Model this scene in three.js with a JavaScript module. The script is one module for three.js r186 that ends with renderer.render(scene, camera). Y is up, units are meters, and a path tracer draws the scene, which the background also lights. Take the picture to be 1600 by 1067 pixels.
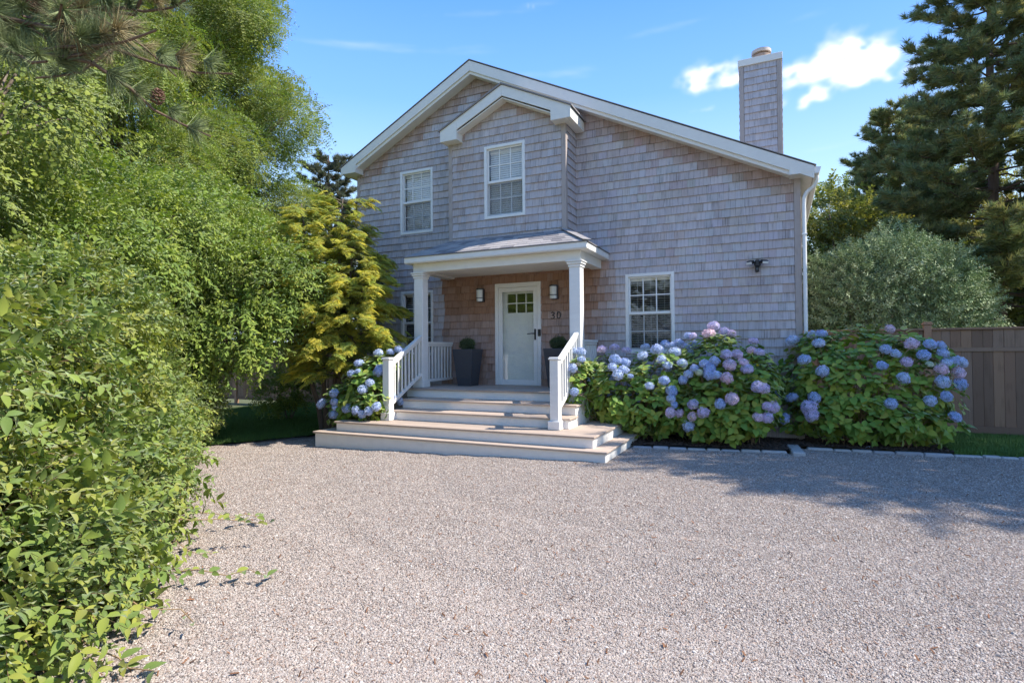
import * as THREE from 'three';
import { mergeGeometries } from 'three/addons/utils/BufferGeometryUtils.js';
import { ImprovedNoise } from 'three/addons/math/ImprovedNoise.js';
import { FontLoader } from 'three/addons/loaders/FontLoader.js';
import { TextGeometry } from 'three/addons/geometries/TextGeometry.js';

// ---------------------------------------------------------------- camera, sky, sun, exposure
const scene = new THREE.Scene();
const camera = new THREE.PerspectiveCamera(62.7, 1024 / 682, 0.1, 600);
const CAM = new THREE.Vector3(0, 1.55, 10.5);
camera.position.copy(CAM);
camera.rotation.order = 'YXZ';
camera.rotation.set(THREE.MathUtils.degToRad(0.903), THREE.MathUtils.degToRad(25.2235), THREE.MathUtils.degToRad(-0.4316));
camera.updateMatrixWorld();

const renderer = new THREE.WebGLRenderer({ antialias: true });
renderer.setSize(1024, 682);
renderer.toneMapping = THREE.LinearToneMapping;
renderer.toneMappingExposure = 2.75;
renderer.shadowMap.enabled = true;

const SUN = new THREE.Vector3(0.88, 1, -0.27).normalize();
const sun = new THREE.DirectionalLight(new THREE.Color(1, 0.94, 0.84), 3.0);
sun.position.copy(SUN).multiplyScalar(60).add(new THREE.Vector3(-3, 0, 2));
sun.target.position.set(-3, 0, 2);
sun.castShadow = true;
sun.shadow.mapSize.set(4096, 4096);
Object.assign(sun.shadow.camera, { left: -25, right: 25, top: 25, bottom: -25, near: 1, far: 140 });
sun.shadow.radius = 1.2;
scene.add(sun, sun.target);

const noise3 = new ImprovedNoise();
const N3 = (x, y, z) => noise3.noise(x, y, z);
function fbm(x, y, z, o = 4) { let s = 0, a = 0.5; for (let i = 0; i < o; i++) { s += a * N3(x, y, z); x *= 2.03; y *= 2.03; z *= 2.03; a *= 0.5; } return s; }
function rng(seed) { let a = seed >>> 0; return () => { a = (a + 0x6D2B79F5) | 0; let t = Math.imul(a ^ (a >>> 15), 1 | a); t = (t + Math.imul(t ^ (t >>> 7), 61 | t)) ^ t; return ((t ^ (t >>> 14)) >>> 0) / 4294967296; }; }
const clamp = (v, a = 0, b = 1) => Math.min(b, Math.max(a, v));
const lerp = (a, b, t) => a + (b - a) * t;
const sst = (a, b, v) => { const t = clamp((v - a) / (b - a)); return t * t * (3 - 2 * t); };
const V = (x, y, z) => new THREE.Vector3(x, y, z);

{ // clear summer sky with a few small fair-weather clouds
  const W = 2048, H = 1024, d = new Float32Array(W * H * 4), R = rng(77);
  const stops = [[-90, 0.42, 0.5, 0.55], [-2, 0.55, 0.64, 0.72], [0, 0.72, 0.84, 0.96], [8, 0.6, 0.8, 0.98], [16, 0.39, 0.63, 0.98], [24, 0.2, 0.435, 0.96], [33, 0.115, 0.315, 0.89], [50, 0.1, 0.29, 0.74], [90, 0.08, 0.23, 0.62]];
  const clouds = [];
  const puff = (az, el, w, h, s, n, seed) => { const q = rng(seed); for (let i = 0; i < n; i++) { const t = q() * 2 - 1; clouds.push([az + t * w, el + (q() - 0.35) * h * (1 - t * t * 0.8), w * (0.22 + 0.2 * q()), h * (0.3 + 0.3 * q()), s]); } };
  puff(5.6, 23.1, 3.6, 2.3, 1.6, 17, 3); puff(6.5, 22.0, 3.2, 1.0, 0.9, 9, 13); puff(1.2, 23.4, 2.2, 1.3, 0.85, 8, 4); puff(-4.8, 24.4, 3.2, 1.5, 0.8, 13, 5); puff(2.4, 21.4, 1.7, 0.9, 0.9, 7, 6); puff(11.0, 21.9, 1.8, 0.7, 0.6, 5, 7); puff(8.9, 21.9, 1.1, 0.6, 0.7, 4, 8); puff(-23, 31.6, 0.5, 0.4, 0.7, 2, 9); puff(-5.5, 22.0, 1.5, 0.4, 0.4, 4, 10);
  for (let k = 0; k < 26; k++) { const az = 30 + R() * 280; puff(az, 9 + R() * 32, 1.5 + R() * 4, 0.8 + R() * 1.6, 0.6 + R() * 0.9, 7, 100 + k); }
  for (let j = 0; j < H; j++) {
    const el = ((j + 0.5) / H) * 180 - 90;
    let k = 0; while (k < stops.length - 2 && stops[k + 1][0] < el) k++;
    const t = clamp((el - stops[k][0]) / (stops[k + 1][0] - stops[k][0])), c = [1, 2, 3].map((i) => 0.555 * lerp(stops[k][i], stops[k + 1][i], t));
    const near = clouds.filter((q) => Math.abs(q[1] - el) < q[3] * 3);
    for (let i = 0; i < W; i++) {
      const ph = ((i + 0.5) / W - 0.5) * 2 * Math.PI, x = Math.cos(ph), z = Math.sin(ph);
      const az = Math.atan2(x, -z) * 180 / Math.PI, ce = Math.cos(el * Math.PI / 180);
      let m = 0;
      for (const q of near) { let da = az - q[0]; if (da > 180) da -= 360; if (da < -180) da += 360; const u = da * ce / q[2], v = (el - q[1]) / q[3], e = u * u + v * v * (v < 0 ? 2.2 : 1); if (e < 9) m += q[4] * Math.exp(-e * 1.3); }
      let a = 0;
      if (m > 0.02) { const f = fbm(az * 0.75 + 5, el * 1.3, 3.3, 6); a = Math.pow(clamp((m * (0.9 + 1.9 * f) + f * 0.45 - 0.12) / 1.9), 1.05); }
      if (el > 6) { const s = fbm(az * 0.05 + el * 0.02, el * 0.55 - az * 0.03, 9.1, 5); a = Math.max(a, 0.2 * sst(0.16, 0.5, s)); }
      const o = (j * W + i) * 4;
      d[o] = lerp(c[0], 0.5, a); d[o + 1] = lerp(c[1], 0.505, a); d[o + 2] = lerp(c[2], 0.515, a); d[o + 3] = 1;
    }
  }
  const sky = new THREE.DataTexture(d, W, H, THREE.RGBAFormat, THREE.FloatType);
  sky.mapping = THREE.EquirectangularReflectionMapping; sky.magFilter = THREE.LinearFilter; sky.wrapS = THREE.RepeatWrapping; sky.needsUpdate = true;
  scene.background = sky; scene.environment = sky;
}

// ---------------------------------------------------------------- helpers
const used = {};
function numbered(n) { const k = (used[n] = (used[n] ?? -1) + 1); return k ? `${n}_${String(k).padStart(3, '0')}` : n; }
function tag(o, label, category, group, kind) { o.userData.label = label; o.userData.category = category; if (group) o.userData.group = group; if (kind) o.userData.kind = kind; return o; }
function thing(name, label, category, p, group) { const o = new THREE.Group(); o.name = numbered(name); o.position.set(...p); scene.add(o); tag(o, label, category, group); o.updateMatrixWorld(true); return o; }
// a mesh whose geometry is given in world metres, under a thing or a part
function part(parent, name, geo, mat, kind) {
  const m = new THREE.Mesh(Array.isArray(geo) ? merge(geo) : geo, mat); m.name = parent === scene ? numbered(name) : name; m.castShadow = m.receiveShadow = true;
  parent.add(m); if (parent !== scene) { parent.updateMatrixWorld(true); m.position.copy(parent.getWorldPosition(V(0, 0, 0))).negate(); }
  if (kind) m.userData.kind = kind; return m;
}
// a mesh whose geometry is local, set at a world place under an unturned parent
function partAt(parent, name, geo, mat, pos, quat, scale) {
  const m = new THREE.Mesh(geo, mat); m.name = name; m.castShadow = m.receiveShadow = true; parent.add(m); parent.updateMatrixWorld(true);
  m.position.copy(pos).sub(parent.getWorldPosition(V(0, 0, 0))); if (quat) m.quaternion.copy(quat); if (scale) m.scale.setScalar(scale); return m;
}
function merge(list) { const l = list.map((g) => { g = g.index ? g.toNonIndexed() : g; for (const k of Object.keys(g.attributes)) if (!['position', 'normal', 'uv', 'color'].includes(k)) g.deleteAttribute(k); return g; }); const all = l.every((g) => g.attributes.color); if (!all) l.forEach((g) => g.deleteAttribute('color')); return l.length === 1 ? l[0] : mergeGeometries(l, false); }
let uvSeed = rng(5);
function boxUV(g) { // uv in metres by the way each face points
  if (g.index) g = g.toNonIndexed(); const p = g.attributes.position, uv = new Float32Array(p.count * 2), a = V(0, 0, 0), b = V(0, 0, 0), c = V(0, 0, 0), ou = uvSeed() * 3, ov = uvSeed() * 3;
  for (let i = 0; i < p.count; i += 3) {
    a.fromBufferAttribute(p, i); b.fromBufferAttribute(p, i + 1).sub(a); c.fromBufferAttribute(p, i + 2).sub(a); b.cross(c); const n = [Math.abs(b.x), Math.abs(b.y), Math.abs(b.z)];
    for (let k = 0; k < 3; k++) { a.fromBufferAttribute(p, i + k); const [u, v] = n[2] >= n[0] && n[2] >= n[1] ? [a.x, a.y] : n[0] >= n[1] ? [a.z, a.y] : [a.x, a.z]; uv[(i + k) * 2] = u + ou; uv[(i + k) * 2 + 1] = v + ov; }
  }
  g.setAttribute('uv', new THREE.BufferAttribute(uv, 2)); return g;
}
function fromTris(P) { const g = new THREE.BufferGeometry(); g.setAttribute('position', new THREE.BufferAttribute(new Float32Array(P), 3)); g.computeVertexNormals(); return boxUV(g); }
// chamfered box between two corners (44 triangles)
function cbox(x0, x1, y0, y1, z0, z1, c = 0.004) {
  const hx = (x1 - x0) / 2, hy = (y1 - y0) / 2, hz = (z1 - z0) / 2; c = Math.min(c, hx * 0.5, hy * 0.5, hz * 0.5); const C = [(x0 + x1) / 2, (y0 + y1) / 2, (z0 + z1) / 2], h = [hx, hy, hz], P = [];
  const pt = (s, ax) => s.map((v, i) => C[i] + v * (i === ax ? h[i] : h[i] - c)); // corner vertex of the face across ax
  const tri = (a, b, d) => { const u = [0, 1, 2].map((i) => b[i] - a[i]), w = [0, 1, 2].map((i) => d[i] - a[i]), n = [u[1] * w[2] - u[2] * w[1], u[2] * w[0] - u[0] * w[2], u[0] * w[1] - u[1] * w[0]], m = [0, 1, 2].map((i) => (a[i] + b[i] + d[i]) / 3 - C[i]); if (n[0] * m[0] + n[1] * m[1] + n[2] * m[2] < 0) P.push(...a, ...d, ...b); else P.push(...a, ...b, ...d); };
  const quad = (a, b, d, e) => { tri(a, b, d); tri(a, d, e); };
  for (let ax = 0; ax < 3; ax++) { const [b, d] = [(ax + 1) % 3, (ax + 2) % 3];
    for (const s of [-1, 1]) { const q = (i, j) => { const v = [0, 0, 0]; v[ax] = s; v[b] = i; v[d] = j; return pt(v, ax); }; quad(q(-1, -1), q(1, -1), q(1, 1), q(-1, 1)); }
    for (const i of [-1, 1]) for (const j of [-1, 1]) { const q = (k, f) => { const v = [0, 0, 0]; v[ax] = k; v[b] = i; v[d] = j; return pt(v, f); }; quad(q(-1, b), q(1, b), q(1, d), q(-1, d)); } }
  for (const i of [-1, 1]) for (const j of [-1, 1]) for (const k of [-1, 1]) { const v = [i, j, k]; tri(pt(v, 0), pt(v, 1), pt(v, 2)); }
  return fromTris(P);
}
function xf(g, m) { g.applyMatrix4(m); return g; }
function bar(A, B, w, h, c = 0.004) { // box along A-B; w across, h upright
  const L = A.distanceTo(B), g = cbox(-w / 2, w / 2, -h / 2, h / 2, 0, L, c), d = B.clone().sub(A).normalize(), x = V(0, 1, 0).cross(d).normalize(), y = d.clone().cross(x);
  return xf(g, new THREE.Matrix4().makeBasis(x, y, d).setPosition(A));
}
function polyZ(pts, z0, z1, holes = []) { const s = new THREE.Shape(pts.map((p) => new THREE.Vector2(...p))); for (const h of holes) s.holes.push(new THREE.Path(h.map((p) => new THREE.Vector2(...p)))); const g = new THREE.ExtrudeGeometry(s, { depth: z1 - z0, bevelEnabled: false }); g.translate(0, 0, z0); return boxUV(g); }
const rect = (x0, x1, y0, y1) => [[x0, y0], [x1, y0], [x1, y1], [x0, y1]];
function tube(pts, r0, r1, sides = 6) { // tapered tube through points
  const n = pts.length, P = [], rings = []; let x = null;
  for (let i = 0; i < n; i++) { const d = pts[Math.min(i + 1, n - 1)].clone().sub(pts[Math.max(i - 1, 0)]).normalize(); if (!x) x = (Math.abs(d.y) > 0.9 ? V(1, 0, 0) : V(0, 1, 0)).cross(d).normalize(); else x.addScaledVector(d, -x.dot(d)).normalize(); const y = d.clone().cross(x), r = lerp(r0, r1, i / (n - 1)); rings.push([...Array(sides)].map((_, k) => { const a = (k / sides) * 2 * Math.PI; return pts[i].clone().addScaledVector(x, Math.cos(a) * r).addScaledVector(y, Math.sin(a) * r); })); }
  const pos = [], idx = [], uv = [];
  rings.forEach((R, i) => { for (let k = 0; k <= sides; k++) { const p = R[k % sides]; pos.push(p.x, p.y, p.z); uv.push(k / sides * 0.6, i * 0.35); } });
  for (let i = 0; i < n - 1; i++) for (let k = 0; k < sides; k++) { const a = i * (sides + 1) + k, b = a + sides + 1; idx.push(a, b, a + 1, a + 1, b, b + 1); }
  const g = new THREE.BufferGeometry(); g.setAttribute('position', new THREE.Float32BufferAttribute(pos, 3)); g.setAttribute('uv', new THREE.Float32BufferAttribute(uv, 2)); g.setIndex(idx); g.computeVertexNormals(); return g;
}
function bend(A, B, sag, k = 6, R = null, wob = 0) { return [...Array(k + 1)].map((_, i) => { const t = i / k, p = A.clone().lerp(B, t); p.y += sag * 4 * t * (1 - t); if (R && i && i < k) p.add(V((R() - 0.5) * wob, (R() - 0.5) * wob, (R() - 0.5) * wob)); return p; }); }
function cyl(x, y0, y1, z, r0, r1, s = 20) { const g = new THREE.CylinderGeometry(r1, r0, y1 - y0, s); g.translate(x, (y0 + y1) / 2, z); return g; }

// ---------------------------------------------------------------- textures and materials
function tex(w, h, fn, { srgb = false, rep = [1, 1] } = {}) { const d = new Uint8Array(w * h * 4); for (let j = 0; j < h; j++) for (let i = 0; i < w; i++) { const c = fn(i / w, j / h, i, j), o = (j * w + i) * 4; d[o] = clamp(c[0]) * 255; d[o + 1] = clamp(c[1]) * 255; d[o + 2] = clamp(c[2]) * 255; d[o + 3] = 255; } const t = new THREE.DataTexture(d, w, h); t.wrapS = t.wrapT = THREE.RepeatWrapping; t.magFilter = THREE.LinearFilter; t.minFilter = THREE.LinearMipmapLinearFilter; t.generateMipmaps = true; if (srgb) t.colorSpace = THREE.SRGBColorSpace; t.repeat.set(...rep); t.needsUpdate = true; return t; }
// periodic value noise
function pnoise(px, py, seed) { const R = rng(seed), g = new Float32Array(px * py).map(() => R()); return (u, v) => { const x = u * px, y = v * py, i = Math.floor(x), j = Math.floor(y), fx = x - i, fy = y - j, a = fx * fx * (3 - 2 * fx), b = fy * fy * (3 - 2 * fy), q = (m, n) => g[(((n % py) + py) % py) * px + (((m % px) + px) % px)]; return lerp(lerp(q(i, j), q(i + 1, j), a), lerp(q(i, j + 1), q(i + 1, j + 1), a), b); }; }
const lin = (r, g, b) => new THREE.Color().setRGB(r, g, b);
const std = (c, roughness = 0.8, o = {}) => new THREE.MeshStandardMaterial({ color: Array.isArray(c) ? lin(...c) : c, roughness, ...o });
const grain = (() => { const a = pnoise(180, 4, 1), b = pnoise(60, 3, 2), c = pnoise(12, 10, 3), e = pnoise(400, 24, 4); return (u, v) => { let s = 0.42 * a(u, v) + 0.3 * b(u, v) + 0.2 * c(u, v) + 0.16 * e(u, v); return s; }; })();
// vertical wood fibre, 1 m to a tile, around 1
const shingleTex = tex(1024, 1024, (u, v) => { const s = grain(u, v), k = 0.42 + 1.02 * s - (s < 0.36 ? (0.36 - s) * 1.2 : 0); return [k, k * 0.995, k * 0.985]; });
const shingleBump = tex(1024, 1024, (u, v) => { const s = grain(u, v); return [s, s, s]; });
const deckTex = (() => { const a = pnoise(3, 160, 11), b = pnoise(8, 40, 12), c = pnoise(20, 400, 13); return tex(512, 512, (u, v) => { const s = 0.72 + 0.25 * a(u, v) + 0.2 * b(u, v) + 0.12 * c(u, v) - 0.05; return [s, s, s]; }); })();
const boardTex = (() => { const a = pnoise(90, 3, 21), b = pnoise(30, 4, 22), c = pnoise(9, 7, 23), e = pnoise(260, 10, 24); return tex(512, 512, (u, v) => { let s = 0.55 + 0.34 * a(u, v) + 0.28 * b(u, v) + 0.3 * c(u, v) + 0.15 * e(u, v); return [s, s * 0.99, s * 0.97]; }); })();
const paintTex = (() => { const a = pnoise(14, 14, 31), b = pnoise(80, 80, 32), c = pnoise(5, 40, 33); return tex(512, 512, (u, v) => { const s = 0.93 + 0.05 * a(u, v) + 0.03 * b(u, v) + 0.03 * c(u, v); return [s, s * 0.995, s * 0.985]; }); })();
const asphaltTex = (() => { const a = pnoise(256, 256, 41), b = pnoise(20, 20, 42); return tex(512, 512, (u, v) => { const s = 0.62 + 0.5 * a(u, v) + 0.15 * b(u, v); return [s, s, s]; }); })();
const barkTex = (() => { const a = pnoise(14, 5, 51), b = pnoise(40, 16, 52), c = pnoise(90, 60, 53); return tex(256, 256, (u, v) => { const s = 0.35 + 0.5 * a(u, v) + 0.35 * b(u, v) + 0.2 * c(u, v); return [s, s * 0.95, s * 0.9]; }); })();
const M = {
  white: std([0.8, 0.785, 0.75], 0.5, { map: paintTex }),
  cream: std([0.76, 0.73, 0.67], 0.55, { map: paintTex }),
  cornerBoard: std([0.4, 0.34, 0.31], 0.85, { map: boardTex }),
  wall: std([0.2, 0.17, 0.15], 0.95),
  inside: std([0.3, 0.29, 0.28], 0.95),
  asphalt: std([0.27, 0.25, 0.25], 0.95, { map: asphaltTex }),
  deck: std([0.34, 0.265, 0.235], 0.75, { map: deckTex }),
  slate: std([0.05, 0.052, 0.062], 0.6, { map: paintTex }),
  black: std([0.012, 0.012, 0.014], 0.4),
  metal: std([0.08, 0.085, 0.095], 0.38, { metalness: 0.7 }),
  steel: std([0.55, 0.55, 0.55], 0.35, { metalness: 0.9 }),
  gutter: std([0.78, 0.77, 0.74], 0.35),
  flue: std([0.36, 0.25, 0.19], 0.8, { map: paintTex }),
  glass: new THREE.MeshPhysicalMaterial({ color: 0xffffff, transmission: 1, thickness: 0, roughness: 0.02, ior: 1.52 }),
  blind: std([0.75, 0.73, 0.68], 0.6),
  screen: std([0.1, 0.1, 0.11], 0.9, { transparent: true, opacity: 0.15 }),
  door: std([0.75, 0.76, 0.72], 0.4, { map: paintTex }),
  frosted: std([0.72, 0.74, 0.74], 0.35),
  soil: std([0.045, 0.032, 0.024], 1),
  bark: std([0.2, 0.16, 0.13], 0.95, { map: barkTex }),
  pineBark: std([0.17, 0.115, 0.085], 0.95, { map: barkTex }),
  twig: std([0.3, 0.2, 0.11], 0.9),
  greenStem: std([0.16, 0.2, 0.06], 0.8),
};
const shingleMat = (c) => std(c, 0.92, { map: shingleTex, bumpMap: shingleBump, bumpScale: 0.0025 });
const leafMat = (o = {}) => new THREE.MeshPhysicalMaterial({ color: 0xffffff, roughness: 1, transmission: 0.4, thickness: 0, clearcoat: o.coat ?? 0.14, clearcoatRoughness: 0.42, side: THREE.DoubleSide });
const LEAF = leafMat(), LEAF_MATT = std([1, 1, 1], 0.75, { side: THREE.DoubleSide });

// ---------------------------------------------------------------- the ground
const gh = (x, z) => Math.max(-0.15, 0.0235 * Math.min(0, x + 2.5)); // falls gently towards the left of the house
const track = (x, z) => { const r = Math.hypot(x + 1.2, z - 2.2); let h = 0; for (const [c, w] of [[3.55, 0.16], [5.05, 0.17]]) h -= 0.014 * Math.exp(-(((r - c + 0.25 * fbm(x * 0.4, 2.2, z * 0.4, 2)) / w) ** 2)); return h; };
const rut = (x, z) => track(x, z) + 0.016 * fbm(x * 0.55, 0.3, z * 0.55, 3) + 0.016 * fbm(x * 2.1, 4.3, z * 2.1, 3) + 0.006 * fbm(x * 6, 8.1, z * 6, 2);
function sheet(x0, x1, z0, z1, nx, nz, hf, inside = null) { const pos = [], uv = [], idx = []; for (let j = 0; j <= nz; j++) for (let i = 0; i <= nx; i++) { const x = lerp(x0, x1, i / nx), z = lerp(z0, z1, j / nz); pos.push(x, hf(x, z), z); uv.push(x, z); } for (let j = 0; j < nz; j++) for (let i = 0; i < nx; i++) { const a = j * (nx + 1) + i, b = a + nx + 1; if (inside && !inside(lerp(x0, x1, (i + 0.5) / nx), lerp(z0, z1, (j + 0.5) / nz))) continue; idx.push(a, b, a + 1, a + 1, b, b + 1); } const g = new THREE.BufferGeometry(); g.setAttribute('position', new THREE.Float32BufferAttribute(pos, 3)); g.setAttribute('uv', new THREE.Float32BufferAttribute(uv, 2)); g.setIndex(idx); g.computeVertexNormals(); return g; }
// outlines on the ground
const edgeZ = (x) => x < 0.25 ? lerp(1.66, 1.26, clamp((x + 2.2) / 2.45)) : lerp(0.82, 0.5, clamp((x - 0.25) / 3.2));
const lawnEdge = (x) => Math.min(4.1, 1.95 + Math.max(0, -8.3 - x) * 1.7); // gravel ends here on the left, z as a function of x
tag(part(scene, 'ground', sheet(-160, 160, -160, 60, 40, 40, () => -0.24), std([0.09, 0.1, 0.04], 1)), 'wide earth ground reaching the horizon under the lawn and trees', 'ground', null, 'structure');
const stoneTones = [[0.62, 0.56, 0.52], [0.5, 0.43, 0.39], [0.74, 0.7, 0.67], [0.42, 0.35, 0.32], [0.56, 0.45, 0.4], [0.33, 0.29, 0.28], [0.66, 0.58, 0.5], [0.5, 0.47, 0.47], [0.4, 0.28, 0.22], [0.8, 0.78, 0.76]].map((c) => [lerp(c[0], 0.54, 0.3) * 0.68, lerp(c[1], 0.48, 0.3) * 0.65, lerp(c[2], 0.45, 0.3) * 0.6]);
let gravelMap, gravelBump;
{ // small rounded stones, 3 m to a tile
  const S = 2048, n = 350, R = rng(9), cx = new Float32Array(n * n), cy = new Float32Array(n * n), ct = new Uint8Array(n * n), cv = new Float32Array(n * n);
  for (let i = 0; i < n * n; i++) { cx[i] = R(); cy[i] = R(); ct[i] = Math.floor(R() * R() * 1.2 * stoneTones.length) % stoneTones.length; cv[i] = 0.75 + 0.4 * R(); }
  const dc = new Uint8Array(S * S * 4), db = new Uint8Array(S * S * 4);
  for (let j = 0; j < S; j++) for (let i = 0; i < S; i++) {
    const x = i / S * n, y = j / S * n, ix = Math.floor(x), iy = Math.floor(y); let d1 = 9, d2 = 9, w = 0;
    for (let a = -1; a <= 1; a++) for (let b = -1; b <= 1; b++) { const k = ((iy + b + n) % n) * n + (ix + a + n) % n, dx = ix + a + cx[k] - x, dy = iy + b + cy[k] - y, d = dx * dx + dy * dy; if (d < d1) { d2 = d1; d1 = d; w = k; } else if (d < d2) d2 = d; }
    const e = Math.sqrt(d2) - Math.sqrt(d1), t = stoneTones[ct[w]], o = (j * S + i) * 4, f = cv[w] * (e < 0.1 ? 0.62 : 1);
    for (let q = 0; q < 3; q++) { dc[o + q] = 255 * Math.pow(clamp(t[q] * f), 1 / 2.2); db[o + q] = 255 * clamp(e * 1.5) * (0.6 + 0.4 * (cv[w] - 0.75) / 0.4); } dc[o + 3] = db[o + 3] = 255;
  }
  const mk = (d, srgb) => { const t = new THREE.DataTexture(d, S, S); t.wrapS = t.wrapT = THREE.RepeatWrapping; t.magFilter = THREE.LinearFilter; t.repeat.set(1 / 3, 1 / 3); if (srgb) t.colorSpace = THREE.SRGBColorSpace; t.needsUpdate = true; return t; };
  gravelMap = mk(dc, true); gravelBump = mk(db, false);
}
const gravelH = (x, z) => gh(x, z) + rut(x, z);
const isGravel = (x, z) => z > (x < -2.2 ? lawnEdge(x) : edgeZ(x)) && z < 16;
{
  const g = sheet(-13, 8, 0.3, 15, 300, 210, gravelH, (x, z) => z > (x < -7.3 ? lawnEdge(x) - 0.35 : x < -2.1 ? 1.2 : edgeZ(x) + 0.02));
  const p = g.attributes.position, c = new Float32Array(p.count * 3); for (let i = 0; i < p.count; i++) { const k = 0.94 + 0.3 * fbm(p.getX(i) * 0.7, 1.7, p.getZ(i) * 0.7, 4), w = fbm(p.getX(i) * 1.9, 7.7, p.getZ(i) * 1.9, 3); c[i * 3] = k * (1 + 0.06 * w); c[i * 3 + 1] = k; c[i * 3 + 2] = k * (1 - 0.08 * w); } g.setAttribute('color', new THREE.BufferAttribute(c, 3));
  const drive = part(scene, 'gravel_driveway', g, std([0.93, 0.9, 0.9], 0.95, { map: gravelMap, bumpMap: gravelBump, bumpScale: 0.009, vertexColors: true }));
  tag(drive, 'pinkish grey pea gravel driveway in front of the porch steps', 'driveway', null, 'structure');
}
function copies(parent, name, geo, mat, mats, cols) {
  const m = new THREE.InstancedMesh(geo, mat, mats.length); m.name = parent === scene ? numbered(name) : name; const o = V(0, 0, 0); if (parent !== scene) { parent.updateMatrixWorld(true); parent.getWorldPosition(o); m.position.copy(o).negate(); }
  mats.forEach((x, i) => m.setMatrixAt(i, x)); if (cols) cols.forEach((c, i) => m.setColorAt(i, c)); m.castShadow = m.receiveShadow = true; m.userData.kind = 'stuff'; parent.add(m); return m;
}
const inFrame = (() => { const v = V(0, 0, 0); return (x, y, z, s = 1.12) => { v.set(x, y, z).project(camera); return Math.abs(v.x) < s && Math.abs(v.y) < s && v.z < 1; }; })();
{ // loose stones: real geometry, dense near the drive's nearest part
  const R = rng(31), q = new THREE.Quaternion(), e = new THREE.Euler(), cam2 = new THREE.Vector2(CAM.x, CAM.z);
  const shape = (s) => { const g = new THREE.IcosahedronGeometry(1, 0).toNonIndexed(), p = g.attributes.position, r = rng(s), m = new Map(); for (let i = 0; i < p.count; i++) { const k = [p.getX(i), p.getY(i), p.getZ(i)].map((t) => t.toFixed(3)).join(); if (!m.has(k)) m.set(k, 0.75 + 0.45 * r()); const f = m.get(k); p.setXYZ(i, p.getX(i) * f * 1.15, p.getY(i) * f * 0.72, p.getZ(i) * f * 0.95); } g.computeVertexNormals(); g.deleteAttribute('uv'); return g; };
  const mats = [], cols = [];
    for (let n = 0; n < 2600000 && mats.length < 500000; n++) {
      const a = (R() - 0.5) * 1.62 - 0.44, d = 2.1 + 9.5 * Math.pow(R(), 1.55), x = Math.sin(a) * d, z = CAM.z - Math.cos(a) * d;
      if (!isGravel(x, z) || !inFrame(x, 0, z)) continue;
      if (x > -7.3 && x < -2.1 && z < 3.05) continue;
      const s = (0.0036 + 0.0034 * R() * R() + (R() < 0.012 ? 0.004 : 0)) * (1 + 0.045 * d);
      q.setFromEuler(e.set(R() * 0.8 - 0.4, R() * 6.3, R() * 0.8 - 0.4));
      mats.push(new THREE.Matrix4().compose(V(x, gravelH(x, z) + s * 0.25, z), q, V(s, s, s)));
      const t = stoneTones[Math.floor(Math.pow(R(), 1.35) * stoneTones.length)], f = 0.8 + 0.4 * R(); cols.push(lin(t[0] * f, t[1] * f * 0.985, t[2] * f * 0.99));
    }
    tag(copies(scene, 'gravel_stones', shape(60), std([1, 1, 1], 0.85), mats, cols), 'loose pale pea gravel strewn over the driveway', 'gravel');
}
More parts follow.
